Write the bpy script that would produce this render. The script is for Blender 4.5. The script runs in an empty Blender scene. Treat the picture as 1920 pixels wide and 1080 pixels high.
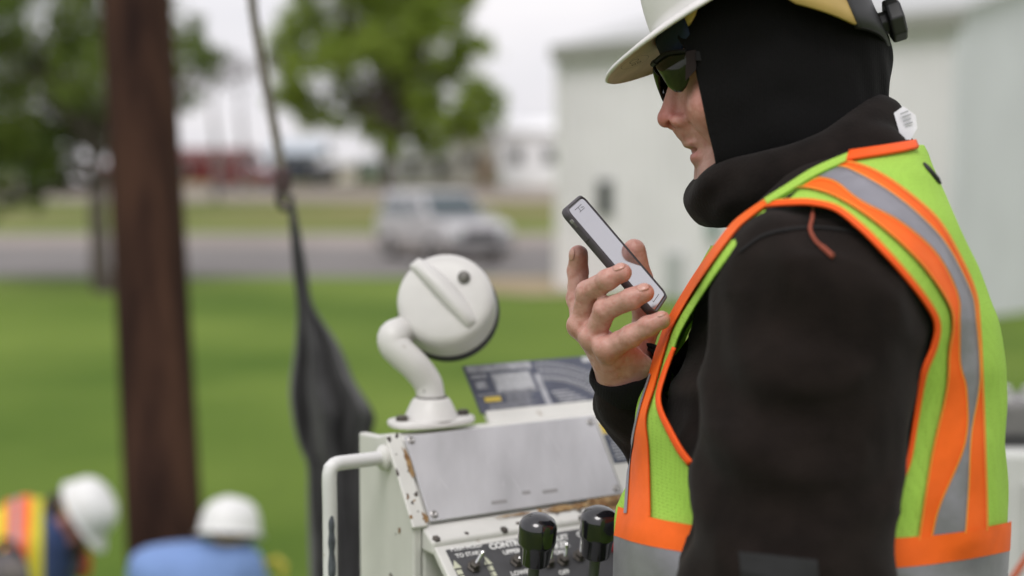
import bpy, bmesh, math, random
import numpy as np
from mathutils import Vector, Matrix

random.seed(7)
RNG = np.random.default_rng(11)
sc = bpy.context.scene
COL = sc.collection
R = math.radians

# ------------------------------------------------------------------ camera
F = 50.0 / 36.0 * 1920.0            # focal length in photo pixels
CAM = np.array([0.0, 0.0, 2.3])
PITCH = math.atan(215.0 / F)        # looking slightly down
cam_d = bpy.data.cameras.new('camera')
cam = bpy.data.objects.new('camera', cam_d)
COL.objects.link(cam)
cam.location = CAM
cam.rotation_euler = (math.pi / 2 - PITCH, 0, 0)
cam_d.lens = 50.0
cam_d.sensor_width = 36.0
cam_d.clip_start = 0.05
cam_d.clip_end = 3000
cam_d.dof.use_dof = True
cam_d.dof.focus_distance = 1.49
cam_d.dof.aperture_fstop = 2.05
sc.camera = cam

# ------------------------------------------------------------------ sky, sun, exposure (overcast)
SUN_EL, SUN_AZ = R(60), R(196)
world = bpy.data.worlds.new('World')
sc.world = world
world.use_nodes = True
wn = world.node_tree
wn.nodes.clear()
w_out = wn.nodes.new('ShaderNodeOutputWorld')
w_bg = wn.nodes.new('ShaderNodeBackground')
w_sky = wn.nodes.new('ShaderNodeTexSky')
w_sky.sky_type = 'NISHITA'
w_sky.sun_disc = False
w_sky.sun_elevation = SUN_EL
w_sky.sun_rotation = SUN_AZ
w_sky.dust_density = 4.0
w_hs = wn.nodes.new('ShaderNodeHueSaturation')
w_hs.inputs['Saturation'].default_value = 0.10
w_tc = wn.nodes.new('ShaderNodeTexCoord')
w_map = wn.nodes.new('ShaderNodeMapping')
w_map.inputs['Scale'].default_value = (2.2, 2.2, 7.0)
w_noise = wn.nodes.new('ShaderNodeTexNoise')
w_noise.inputs['Scale'].default_value = 1.6
w_noise.inputs['Detail'].default_value = 6
w_ramp = wn.nodes.new('ShaderNodeValToRGB')
w_ramp.color_ramp.elements[0].position = 0.34
w_ramp.color_ramp.elements[0].color = (0.82, 0.84, 0.87, 1)
w_ramp.color_ramp.elements[1].position = 0.66
w_ramp.color_ramp.elements[1].color = (1.0, 1.0, 1.0, 1)
w_cloud = wn.nodes.new('ShaderNodeMix')          # an even cloud deck over the clear sky
w_cloud.data_type = 'RGBA'
w_cloud.inputs['Factor'].default_value = 0.72
w_cloud.inputs['B'].default_value = (8.8, 8.5, 8.7, 1)
w_mul = wn.nodes.new('ShaderNodeMix')
w_mul.data_type = 'RGBA'
w_mul.blend_type = 'MULTIPLY'
w_mul.inputs['Factor'].default_value = 1.0
w_bg.inputs['Strength'].default_value = 0.105
L = wn.links.new
L(w_sky.outputs[0], w_hs.inputs['Color'])
L(w_hs.outputs[0], w_cloud.inputs['A'])
L(w_tc.outputs['Generated'], w_map.inputs[0])
L(w_map.outputs[0], w_noise.inputs['Vector'])
L(w_noise.outputs['Fac'], w_ramp.inputs[0])
L(w_cloud.outputs['Result'], w_mul.inputs['A'])
L(w_ramp.outputs[0], w_mul.inputs['B'])
L(w_mul.outputs['Result'], w_bg.inputs['Color'])
L(w_bg.outputs[0], w_out.inputs[0])

sun_d = bpy.data.lights.new('sun', 'SUN')
sun_d.energy = 1.1
sun_d.angle = R(25)
sun_d.color = (1.0, 0.955, 0.935)
sun = bpy.data.objects.new('sun', sun_d)
COL.objects.link(sun)
# direction TO the sun: azimuth measured from +Y towards +X
sdir = Vector((math.sin(SUN_AZ) * math.cos(SUN_EL), math.cos(SUN_AZ) * math.cos(SUN_EL), math.sin(SUN_EL)))
sun.rotation_euler = sdir.to_track_quat('Z', 'Y').to_euler()
sun.location = (0, 0, 30)

sc.view_settings.view_transform = 'Standard'
sc.view_settings.look = 'None'
sc.view_settings.gamma = 1
sc.view_settings.use_curve_mapping = False
sc.view_settings.exposure = 0.38
try:
    sc.cycles.use_denoising = True
    sc.cycles.max_bounces = 6
    sc.cycles.transparent_max_bounces = 12
except Exception:
    pass

# ------------------------------------------------------------------ places: photo pixel + depth -> point
CR = np.array([1.0, 0, 0])
CU = np.array([0, math.sin(PITCH), math.cos(PITCH)])
CF = np.array([0, math.cos(PITCH), -math.sin(PITCH)])

def V(px, py, D):                 # view-space metres: right, up, towards the camera
    return np.array([(px - 960.0) * D / F, (540.0 - py) * D / F, -D])

def v2w(P):                       # view space -> world
    P = np.asarray(P, float)
    return CAM + P[..., 0:1] * CR + P[..., 1:2] * CU - P[..., 2:3] * CF

def W(px, py, D):
    return v2w(V(px, py, D))

def ray(px, py):
    d = CF + (px - 960.0) / F * CR + (540.0 - py) / F * CU
    return d

def hit_plane(px, py, p0, n):
    d = ray(px, py)
    t = np.dot(np.asarray(p0) - CAM, n) / np.dot(d, n)
    return CAM + d * t

def gz(y):                        # height of the land at distance y
    if y < 62: return 0.0
    if y > 112: return 1.6
    t = (y - 62) / 50.0
    return 1.6 * t * t * (3 - 2 * t)

# ------------------------------------------------------------------ materials
MATS = {}
def mat(name, col, rough=0.6, metal=0.0, spec=0.5, var=0.0, vscale=20.0, bump=0.0, bscale=60.0, coat=0.0,
        sub=0.0, col2=None, stretch=None, detail=4.0, bdist=0.002, sheen=0.0):
    if name in MATS: return MATS[name]
    m = bpy.data.materials.new(name)
    m.use_nodes = True
    nt = m.node_tree
    b = nt.nodes['Principled BSDF']
    b.inputs['Base Color'].default_value = (*col, 1)
    b.inputs['Roughness'].default_value = rough
    b.inputs['Metallic'].default_value = metal
    b.inputs['Specular IOR Level'].default_value = spec
    if coat: b.inputs['Coat Weight'].default_value = coat
    if sheen:
        b.inputs['Sheen Weight'].default_value = sheen
        b.inputs['Sheen Roughness'].default_value = 0.5
    if sub:
        b.inputs['Subsurface Weight'].default_value = sub
        b.inputs['Subsurface Radius'].default_value = (0.006, 0.0022, 0.0012)
        b.inputs['Subsurface Scale'].default_value = 1.0
    tc = nt.nodes.new('ShaderNodeTexCoord')
    mp = nt.nodes.new('ShaderNodeMapping')
    if stretch: mp.inputs['Scale'].default_value = stretch
    nt.links.new(tc.outputs['Object'], mp.inputs[0])
    if var or col2:
        n = nt.nodes.new('ShaderNodeTexNoise')
        n.inputs['Scale'].default_value = vscale
        n.inputs['Detail'].default_value = detail
        nt.links.new(mp.outputs[0], n.inputs['Vector'])
        r = nt.nodes.new('ShaderNodeValToRGB')
        r.color_ramp.elements[0].position = 0.32
        r.color_ramp.elements[1].position = 0.68
        if col2:
            a, c = col, col2
        else:
            a = tuple(x * (1 - var) for x in col); c = tuple(min(1, x * (1 + var)) for x in col)
        r.color_ramp.elements[0].color = (*a, 1)
        r.color_ramp.elements[1].color = (*c, 1)
        nt.links.new(n.outputs['Fac'], r.inputs[0])
        nt.links.new(r.outputs[0], b.inputs['Base Color'])
        r.name = 'ramp'
    if bump:
        n2 = nt.nodes.new('ShaderNodeTexNoise')
        n2.inputs['Scale'].default_value = bscale
        n2.inputs['Detail'].default_value = 5
        nt.links.new(mp.outputs[0], n2.inputs['Vector'])
        bp = nt.nodes.new('ShaderNodeBump')
        bp.inputs['Strength'].default_value = bump
        bp.inputs['Distance'].default_value = bdist
        nt.links.new(n2.outputs['Fac'], bp.inputs['Height'])
        nt.links.new(bp.outputs[0], b.inputs['Normal'])
    MATS[name] = m
    return m

def wave_bump(m, scale, strength, dist=0.001, direction='X', rot=None):
    nt = m.node_tree
    b = nt.nodes['Principled BSDF']
    tc = nt.nodes.new('ShaderNodeTexCoord')
    wv = nt.nodes.new('ShaderNodeTexWave')
    wv.bands_direction = direction
    wv.inputs['Scale'].default_value = scale
    wv.inputs['Distortion'].default_value = 0.6
    wv.inputs['Detail'].default_value = 1.5
    mp = nt.nodes.new('ShaderNodeMapping')
    if rot: mp.inputs['Rotation'].default_value = rot
    nt.links.new(tc.outputs['Object'], mp.inputs[0])
    nt.links.new(mp.outputs[0], wv.inputs['Vector'])
    bp = nt.nodes.new('ShaderNodeBump')
    bp.inputs['Strength'].default_value = strength
    bp.inputs['Distance'].default_value = dist
    nt.links.new(wv.outputs['Fac'], bp.inputs['Height'])
    old = b.inputs['Normal'].links
    if old: nt.links.new(old[0].from_socket, bp.inputs['Normal'])
    nt.links.new(bp.outputs[0], b.inputs['Normal'])

# ------------------------------------------------------------------ objects
def tag(o, label=None, cat=None, group=None, kind=None):
    if label: o['label'] = label
    if cat: o['category'] = cat
    if group: o['group'] = group
    if kind: o['kind'] = kind
    return o

def empty(name, loc=(0, 0, 0)):
    o = bpy.data.objects.new(name, None)
    o.location = Vector(loc)
    o.empty_display_size = 0.1
    COL.objects.link(o)
    o.matrix_world = Matrix.Translation(Vector(loc))
    return o

def world_of(o):
    m = Matrix.LocRotScale(o.location, o.rotation_euler, o.scale)
    return world_of(o.parent) @ m if o.parent else m

def make(name, verts, faces, m, parent=None, smooth=True, wnorm=True, origin=None):
    """one mesh object; verts in world space. Local origin: the parent's, or the given base point."""
    verts = np.asarray(verts, float)
    me = bpy.data.meshes.new(name)
    if parent is not None:
        inv = np.array(world_of(parent).inverted())
        vv = verts @ inv[:3, :3].T + inv[:3, 3]
    else:
        if origin is None:
            origin = np.array([verts[:, 0].mean(), verts[:, 1].mean(), verts[:, 2].min()])
        vv = verts - np.asarray(origin)
    me.from_pydata(vv.tolist(), [], [list(map(int, f)) for f in faces])
    me.validate()
    if wnorm:
        bm = bmesh.new(); bm.from_mesh(me)
        bmesh.ops.recalc_face_normals(bm, faces=bm.faces)
        bm.to_mesh(me); bm.free()
    if smooth:
        me.polygons.foreach_set('use_smooth', [True] * len(me.polygons))
    if m is not None: me.materials.append(m)
    o = bpy.data.objects.new(name, me)
    if parent is not None: o.parent = parent
    else: o.location = Vector(origin)
    COL.objects.link(o)
    return o

def solid(o, t, offset=1.0):
    md = o.modifiers.new('solid', 'SOLIDIFY'); md.thickness = t; md.offset = offset
    return o
def bevel(o, w, seg=2, ang=40):
    md = o.modifiers.new('bevel', 'BEVEL'); md.width = w; md.segments = seg
    md.limit_method = 'ANGLE'; md.angle_limit = R(ang)
    return o
def subsurf(o, n=1):
    md = o.modifiers.new('sub', 'SUBSURF'); md.levels = n; md.render_levels = n
    return o
def autosmooth(o, ang=35):
    # sharp edges by angle
    me = o.data
    bm = bmesh.new(); bm.from_mesh(me)
    for e in bm.edges:
        if len(e.link_faces) == 2 and e.calc_face_angle(0) > R(ang): e.smooth = False
    bm.to_mesh(me); bm.free()
    return o

class MB:
    """collects simple shapes (world space) for one mesh"""
    def __init__(s): s.v = []; s.f = []
    def add(s, vs, fs):
        n = len(s.v)
        s.v += [tuple(map(float, p)) for p in vs]
        s.f += [[i + n for i in f] for f in fs]
        return s
    def box(s, c, ex, ey, ez):      # centre and three half-axis vectors
        c, ex, ey, ez = map(lambda a: np.asarray(a, float), (c, ex, ey, ez))
        vs = [c + i * ex + j * ey + k * ez for k in (-1, 1) for j in (-1, 1) for i in (-1, 1)]
        return s.add(vs, [(0, 2, 3, 1), (4, 5, 7, 6), (0, 1, 5, 4), (2, 6, 7, 3), (0, 4, 6, 2), (1, 3, 7, 5)])
    def abox(s, x0, x1, y0, y1, z0, z1):
        return s.box(((x0 + x1) / 2, (y0 + y1) / 2, (z0 + z1) / 2), ((x1 - x0) / 2, 0, 0), (0, (y1 - y0) / 2, 0), (0, 0, (z1 - z0) / 2))
    def tube(s, pts, rad, n=16, caps=True):
        pts = [np.asarray(p, float) for p in pts]
        if not hasattr(rad, '__len__'): rad = [rad] * len(pts)
        rings = []; prev = None
        for i, p in enumerate(pts):
            t = pts[min(i + 1, len(pts) - 1)] - pts[max(i - 1, 0)]
            t = t / (np.linalg.norm(t) + 1e-12)
            if prev is None:
                a = np.cross(t, [0, 0, 1.0])
                if np.linalg.norm(a) < 1e-3: a = np.cross(t, [1.0, 0, 0])
            else:
                a = prev - t * np.dot(prev, t)
            a /= np.linalg.norm(a); prev = a
            b = np.cross(t, a)
            rings.append([p + rad[i] * (math.cos(k * 2 * math.pi / n) * a + math.sin(k * 2 * math.pi / n) * b) for k in range(n)])
        vs = [q for r in rings for q in r]; fs = []
        for i in range(len(rings) - 1):
            for k in range(n):
                k2 = (k + 1) % n
                fs.append((i * n + k, i * n + k2, (i + 1) * n + k2, (i + 1) * n + k))
        if caps:
            fs.append(tuple(range(n))[::-1]); fs.append(tuple((len(rings) - 1) * n + k for k in range(n)))
        return s.add(vs, fs)
    def lathe(s, o, axis, prof, n=32, ref=None, sx=1.0, sy=1.0):   # prof: (radius, height along axis)
        o = np.asarray(o, float); axis = np.asarray(axis, float); axis = axis / np.linalg.norm(axis)
        a = np.cross(axis, ref if ref is not None else ([0, 0, 1.0] if abs(axis[2]) < .9 else [1.0, 0, 0])); a /= np.linalg.norm(a)
        b = np.cross(axis, a)
        vs = []; fs = []
        for r, h in prof:
            for k in range(n):
                t = 2 * math.pi * k / n
                vs.append(o + axis * h + r * (sx * math.cos(t) * a + sy * math.sin(t) * b))
        for i in range(len(prof) - 1):
            for k in range(n):
                k2 = (k + 1) % n
                fs.append((i * n + k, i * n + k2, (i + 1) * n + k2, (i + 1) * n + k))
        fs.append(tuple(range(n))[::-1]); fs.append(tuple((len(prof) - 1) * n + k for k in range(n)))
        return s.add(vs, fs)
    def prism(s, poly, ext):        # polygon of 3D points swept by a vector
        n = len(poly); poly = [np.asarray(p, float) for p in poly]; ext = np.asarray(ext, float)
        vs = poly + [p + ext for p in poly]
        fs = [tuple(range(n))[::-1], tuple(range(n, 2 * n))] + [(i, (i + 1) % n, (i + 1) % n + n, i + n) for i in range(n)]
        return s.add(vs, fs)
    def build(s, name, m, parent=None, smooth=False, ang=35, **kw):
        o = make(name, s.v, s.f, m, parent, smooth=smooth, **kw)
        if smooth: autosmooth(o, ang)
        return o

# ------------------------------------------------------------------ implicit shapes (for bodies and cloth)
def smin(a, b, k):
    h = np.clip(0.5 + 0.5 * (b - a) / k, 0, 1)
    return b + (a - b) * h - k * h * (1 - h)
def smax(a, b, k): return -smin(-a, -b, k)
def sd_sphere(P, c, r, sc_=None):
    q = P - np.asarray(c)
    if sc_ is not None:
        s_ = np.asarray(sc_, float)
        qq = q / s_
        k0 = np.linalg.norm(qq, axis=-1); k1 = np.linalg.norm(qq / s_, axis=-1)
        return k0 * (k0 - r) / (k1 + 1e-9)
    return np.linalg.norm(q, axis=-1) - r
def sd_cone(P, a, b, ra, rb):       # rounded cone between two points
    a = np.asarray(a, float); b = np.asarray(b, float)
    ab = b - a; L2 = np.dot(ab, ab)
    t = np.clip(((P - a) @ ab) / L2, 0, 1)
    return np.linalg.norm(P - a - t[..., None] * ab, axis=-1) - (ra + (rb - ra) * t)
def noise3(P, scale, seed=0):       # smooth value noise, -1..1
    q = P * scale + seed * 17.31
    i = np.floor(q).astype(np.int64); f = q - i
    f = f * f * (3 - 2 * f)
    def h(a, b, c):
        n = (a * 374761393 + b * 668265263 + c * 2147483647 + seed * 1013904223) & 0x7fffffff
        n = ((n ^ (n >> 13)) * 1274126177) & 0x7fffffff
        return ((n ^ (n >> 16)) & 0xffff) / 32767.5 - 1.0
    o = 0
    for dx in (0, 1):
        for dy in (0, 1):
            for dz in (0, 1):
                w = (f[..., 0] if dx else 1 - f[..., 0]) * (f[..., 1] if dy else 1 - f[..., 1]) * (f[..., 2] if dz else 1 - f[..., 2])
                o = o + w * h(i[..., 0] + dx, i[..., 1] + dy, i[..., 2] + dz)
    return o
def nets(f, lo, hi, h):
    """surface of f = 0 inside a box, as vertices and quads"""
    lo = np.asarray(lo, float); hi = np.asarray(hi, float)
    n = np.ceil((hi - lo) / h).astype(int) + 1
    ax = [lo[i] + h * np.arange(n[i]) for i in range(3)]
    vals = np.empty(tuple(n))
    for i in range(n[0]):
        g = np.stack(np.meshgrid(ax[0][i:i + 1], ax[1], ax[2], indexing='ij'), -1)[0]
        vals[i] = f(g)
    ins = vals < 0
    cx, cy, cz = n - 1
    corners = [(i, j, k) for i in (0, 1) for j in (0, 1) for k in (0, 1)]
    cnt = sum(ins[i:i + cx, j:j + cy, k:k + cz].astype(int) for i, j, k in corners)
    cells = np.argwhere((cnt > 0) & (cnt < 8))
    idx = -np.ones((cx, cy, cz), int)
    idx[tuple(cells.T)] = np.arange(len(cells))
    acc = np.zeros((len(cells), 3)); num = np.zeros(len(cells))
    edges = [(a, b) for a in range(8) for b in range(a + 1, 8) if sum(abs(corners[a][q] - corners[b][q]) for q in range(3)) == 1]
    cv = np.stack([vals[cells[:, 0] + c[0], cells[:, 1] + c[1], cells[:, 2] + c[2]] for c in corners], 1)
    for a, b in edges:
        m_ = (cv[:, a] < 0) != (cv[:, b] < 0)
        t = cv[m_, a] / (cv[m_, a] - cv[m_, b] + 1e-15)
        pa = np.array(corners[a], float); pb = np.array(corners[b], float)
        acc[m_] += pa + t[:, None] * (pb - pa); num[m_] += 1
    verts = lo + h * (cells + acc / num[:, None])
    quads = []
    for axi in range(3):
        sl0 = [slice(None)] * 3; sl1 = [slice(None)] * 3
        sl0[axi] = slice(0, -1); sl1[axi] = slice(1, None)
        ch = ins[tuple(sl0)] != ins[tuple(sl1)]
        e = np.argwhere(ch)
        u, w = [(1, 2), (2, 0), (0, 1)][axi]
        ok = (e[:, u] > 0) & (e[:, w] > 0) & (e[:, u] < n[u] - 1) & (e[:, w] < n[w] - 1)
        e = e[ok]
        du = np.zeros(3, int); du[u] = 1
        dw = np.zeros(3, int); dw[w] = 1
        q = np.stack([idx[tuple((e - du - dw).T)], idx[tuple((e - dw).T)], idx[tuple(e.T)], idx[tuple((e - du).T)]], 1)
        flip = ~ins[tuple(e.T)]
        q[flip] = q[flip][:, ::-1]
        quads.append(q)
    quads = np.concatenate(quads)
    quads = quads[(quads >= 0).all(1)]
    return verts, quads
def clip_quads(v, q, g):
    """keep the part of the quads where g > 0, cutting exactly along g = 0"""
    inside = g > 0
    full = q[inside[q].all(1)]
    faces = [tuple(f) for f in full]
    verts = list(v); cache = {}
    for f in q[inside[q].any(1) & ~inside[q].all(1)]:
        poly = []
        for i in range(4):
            a, b = int(f[i]), int(f[(i + 1) % 4])
            if inside[a]: poly.append(a)
            if inside[a] != inside[b]:
                key = (min(a, b), max(a, b))
                if key not in cache:
                    t = g[a] / (g[a] - g[b]); cache[key] = len(verts); verts.append(v[a] * (1 - t) + v[b] * t)
                poly.append(cache[key])
        if len(poly) > 2: faces.append(tuple(poly))
    return np.array(verts), faces
def nets_obj(name, f, lo, hi, h, m, parent, keep=None, smooth_it=0):
    """f works in view space"""
    v, q = nets(f, lo, hi, h)
    faces = q
    if keep is not None:
        v, faces = clip_quads(v, q, keep(v))
    used = np.unique(np.concatenate([np.asarray(x) for x in faces])) if not isinstance(faces, np.ndarray) else np.unique(faces)
    remap = -np.ones(len(v), int); remap[used] = np.arange(len(used))
    v = v[used]; faces = [tuple(remap[list(x)]) for x in faces]
    o = make(name, v2w(v), faces, m, parent, smooth=True, wnorm=False)
    if smooth_it:
        md = o.modifiers.new('smooth', 'SMOOTH'); md.factor = 0.5; md.iterations = smooth_it
    return o
def poly_dist(x, y, poly):
    """signed distance to a polygon in the plane, negative inside"""
    P = np.stack([x, y], -1); d = np.full(x.shape, 1e9); c = np.zeros(x.shape, bool)
    poly = np.asarray(poly, float); j = len(poly) - 1
    for i in range(len(poly)):
        a, b = poly[j], poly[i]; ab = b - a
        t = np.clip(((P - a) @ ab) / (ab @ ab), 0, 1)
        d = np.minimum(d, np.linalg.norm(P - a - t[..., None] * ab, axis=-1))
        c ^= ((b[1] > y) != (a[1] > y)) & (x < (a[0] - b[0]) * (y - b[1]) / (a[1] - b[1] + 1e-9) + b[0])
        j = i
    return np.where(c, -d, d)
def grad(f, P, e=1e-3):
    g = np.stack([f(P + np.eye(3)[i] * e) - f(P - np.eye(3)[i] * e) for i in range(3)], -1)
    return g / (np.linalg.norm(g, axis=-1, keepdims=True) + 1e-9)
def onto(f, pxy, off, d0, d1, n=220):
    """points of the cloth surface f = off that are seen at these photo places"""
    pxy = np.asarray(pxy, float)
    D = np.linspace(d0, d1, n)
    base = np.stack([(pxy[:, 0] - 960) / F, (540 - pxy[:, 1]) / F, -np.ones(len(pxy))], -1)
    P = base[:, None, :] * D[None, :, None]
    val = f(P) - off
    neg = val < 0
    first = np.where(neg.any(1), neg.argmax(1), -1)
    out = np.empty((len(pxy), 3))
    for i in range(len(pxy)):
        k = first[i]
        if k > 0:
            t = val[i, k - 1] / (val[i, k - 1] - val[i, k])
            out[i] = P[i, k - 1] * (1 - t) + P[i, k] * t
        else:
            out[i] = P[i, val[i].argmin()]
    for _ in range(4):
        g = grad(f, out); out = out - g * (f(out) - off)[:, None] * 0.8
    return out
def resample(pl, n):
    pl = np.asarray(pl, float)
    # Catmull-Rom through the points, then even arc length
    P = np.vstack([2 * pl[0] - pl[1], pl, 2 * pl[-1] - pl[-2]])
    out = []
    for i in range(1, len(P) - 2):
        for t in np.linspace(0, 1, 12, endpoint=False):
            a, b, c, d = P[i - 1], P[i], P[i + 1], P[i + 2]
            out.append(0.5 * ((2 * b) + (-a + c) * t + (2 * a - 5 * b + 4 * c - d) * t * t + (-a + 3 * b - 3 * c + d) * t ** 3))
    out.append(pl[-1]); out = np.array(out)
    s_ = np.r_[0, np.cumsum(np.linalg.norm(np.diff(out, axis=0), axis=1))]
    u = np.linspace(0, s_[-1], n)
    return np.stack([np.interp(u, s_, out[:, k]) for k in range(out.shape[1])], -1)
def cloth_strip(name, f, left, right, off, m, parent, d0, d1, n=60, mm=6, thick=0.0015, mirror_at=None, twist=0.0, rim=False):
    """a band of cloth lying on the surface f between two traced edges"""
    A = resample(left, n); B = resample(right, n)
    T = np.linspace(0, 1, mm)
    pxy = (A[:, None, :] * (1 - T)[None, :, None] + B[:, None, :] * T[None, :, None]).reshape(-1, 2)
    P = onto(f, pxy, off, d0, d1)
    G = P.reshape(n, mm, 3)
    fs = [(i * mm + j, i * mm + j + 1, (i + 1) * mm + j + 1, (i + 1) * mm + j) for i in range(n - 1) for j in range(mm - 1)]
    obs = []
    for mir in ((False, True) if mirror_at is not None else (False,)):
        Q = P.copy()
        if mir:
            Q[:, 2] = 2 * mirror_at - Q[:, 2]; Q[:, 0] += twist * np.maximum(0, mirror_at - Q[:, 2])
        o = make(name, v2w(Q), fs, m, parent)
        # face outward
        g = grad(f, P[[len(P) // 2]])[0]
        if mir: g = g * [1, 1, -1]
        gw = g[0] * CR + g[1] * CU - g[2] * CF
        nn = o.data.polygons[len(o.data.polygons) // 2].normal
        if np.dot(np.array(nn), gw) < 0:
            o.data.flip_normals()
        solid(o, thick, 0)
        if not rim: o.modifiers['solid'].use_rim = False
        obs.append(o)
    return obs

def text(name, body, origin, ex, ey, size, m, parent, thick=0.0, align='LEFT', yscale=1.0, xscale=1.0):
    """flat print lying on a surface; ex = reading direction, ey = up the letters"""
    cu = bpy.data.curves.new(name, 'FONT')
    cu.body = body; cu.size = size; cu.align_x = align
    cu.resolution_u = 3
    if thick: cu.offset = thick
    tmp = bpy.data.objects.new('tmp_text', cu); COL.objects.link(tmp)
    dg = bpy.context.evaluated_depsgraph_get()
    me = bpy.data.meshes.new_from_object(tmp.evaluated_get(dg))
    bpy.data.objects.remove(tmp); bpy.data.curves.remove(cu)
    me.materials.clear(); me.materials.append(m); me.name = name
    ob = bpy.data.objects.new(name, me)
    ex = np.asarray(ex) / np.linalg.norm(ex); ey = np.asarray(ey) / np.linalg.norm(ey)
    ez = np.cross(ex, ey)
    M = Matrix(((ex[0] * xscale, ey[0] * yscale, ez[0], origin[0]), (ex[1] * xscale, ey[1] * yscale, ez[1], origin[1]), (ex[2] * xscale, ey[2] * yscale, ez[2], origin[2]), (0, 0, 0, 1)))
    COL.objects.link(ob)
    if parent is not None:
        ob.parent = parent
        M = world_of(parent).inverted() @ M
    ob.matrix_basis = M
    return ob

# ================================================================== THE SETTING
def ground_mat(name, c1, c2, c3, big, small, bump=0.6):
    m = bpy.data.materials.new(name); m.use_nodes = True
    nt = m.node_tree; b = nt.nodes['Principled BSDF']
    b.inputs['Roughness'].default_value = 0.95
    b.inputs['Specular IOR Level'].default_value = 0.15
    tc = nt.nodes.new('ShaderNodeTexCoord')
    n1 = nt.nodes.new('ShaderNodeTexNoise'); n1.inputs['Scale'].default_value = big; n1.inputs['Detail'].default_value = 5
    n2 = nt.nodes.new('ShaderNodeTexNoise'); n2.inputs['Scale'].default_value = small; n2.inputs['Detail'].default_value = 6
    r1 = nt.nodes.new('ShaderNodeValToRGB')
    e = r1.color_ramp.elements
    e[0].position = 0.38; e[0].color = (*c1, 1); e[1].position = 0.62; e[1].color = (*c2, 1)
    mx = nt.nodes.new('ShaderNodeMix'); mx.data_type = 'RGBA'
    mx.inputs['B'].default_value = (*c3, 1)
    mr = nt.nodes.new('ShaderNodeMapRange'); mr.inputs['From Min'].default_value = 0.5; mr.inputs['From Max'].default_value = 0.8
    mr.inputs['To Max'].default_value = 0.8
    bp = nt.nodes.new('ShaderNodeBump'); bp.inputs['Strength'].default_value = bump; bp.inputs['Distance'].default_value = 0.03
    lk = nt.links.new
    lk(tc.outputs['Object'], n1.inputs['Vector']); lk(tc.outputs['Object'], n2.inputs['Vector'])
    lk(n1.outputs['Fac'], r1.inputs[0]); lk(n2.outputs['Fac'], mr.inputs[0])
    lk(mr.outputs[0], mx.inputs['Factor']); lk(r1.outputs[0], mx.inputs['A'])
    lk(mx.outputs['Result'], b.inputs['Base Color'])
    lk(n2.outputs['Fac'], bp.inputs['Height']); lk(bp.outputs[0], b.inputs['Normal'])
    return m
M_grass = ground_mat('lawn', (0.068, 0.126, 0.013), (0.158, 0.226, 0.037), (0.082, 0.122, 0.021), 0.13, 9.0)
M_field = ground_mat('far_grass', (0.12, 0.15, 0.035), (0.24, 0.21, 0.10), (0.10, 0.15, 0.03), 0.06, 2.0)
M_road = ground_mat('asphalt', (0.175, 0.165, 0.16), (0.225, 0.212, 0.205), (0.15, 0.14, 0.138), 0.3, 40.0, 0.2)
M_gravel = ground_mat('gravel', (0.27, 0.235, 0.21), (0.34, 0.295, 0.27), (0.21, 0.18, 0.165), 0.25, 30.0, 0.4)
M_dirt = ground_mat('dirt', (0.30, 0.235, 0.15), (0.38, 0.30, 0.20), (0.20, 0.19, 0.08), 0.8, 16.0, 0.4)

def sheet(name, xs, ys, dz, m, zf=gz):
    vs = []; fs = []
    for y in ys:
        for x in xs: vs.append((x, y, zf(y) + dz))
    nx = len(xs)
    for j in range(len(ys) - 1):
        for i in range(nx - 1):
            fs.append((j * nx + i, j * nx + i + 1, (j + 1) * nx + i + 1, (j + 1) * nx + i))
    return tag(make(name, vs, fs, m, origin=(0, 0, 0)), kind='structure')
YG = [-40, -20, 0, 10, 20, 30, 40, 50, 56]
sheet('lawn', [-500, -100, -20, 0, 20, 100, 500], YG + [62], 0, M_grass)
sheet('far_field', [-900, -200, -50, 0, 50, 200, 900], [62] + list(range(64, 114, 4)) + [114, 140, 220, 500, 1600], 0.0, M_field)
sheet('road', [-300, -60, 0, 60, 300], [31.5, 38, 45.5], 0.004, M_road)
sheet('gravel_shoulder', [-300, -60, 0, 60, 300], [45.5, 50, 54.5], 0.004, M_gravel)
sheet('farm_track', [-300, -60, 0, 60, 300], list(range(84, 102, 3)), 0.004, M_gravel)
# patch of bare soil beside the metal building
pd = [(-0.6, 27.6), (0.3, 26.8), (1.6, 27.0), (2.6, 27.3), (3.1, 29.4), (1.6, 31.2), (-0.2, 31.3), (-1.2, 29.8)]
tag(make('bare_soil', [(x, y, 0.004) for x, y in pd], [tuple(range(len(pd)))], M_dirt, origin=(0, 0, 0)), kind='structure')

# low hills at the far edge of the fields
hv, hf = [], []
nh = 60
for i in range(nh + 1):
    x = -900 + 1800 * i / nh
    z = 5 + 3 * math.sin(i * 0.7) + 2.5 * math.sin(i * 1.9 + 1)
    hv += [(x, 900, -2), (x, 960, z)]
for i in range(nh): hf.append((2 * i, 2 * i + 2, 2 * i + 3, 2 * i + 1))
tag(make('hills', hv, hf, mat('hill_green', (0.10, 0.13, 0.09), 0.9, var=0.2, vscale=0.02), origin=(0, 0, 0)), kind='structure')

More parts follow.
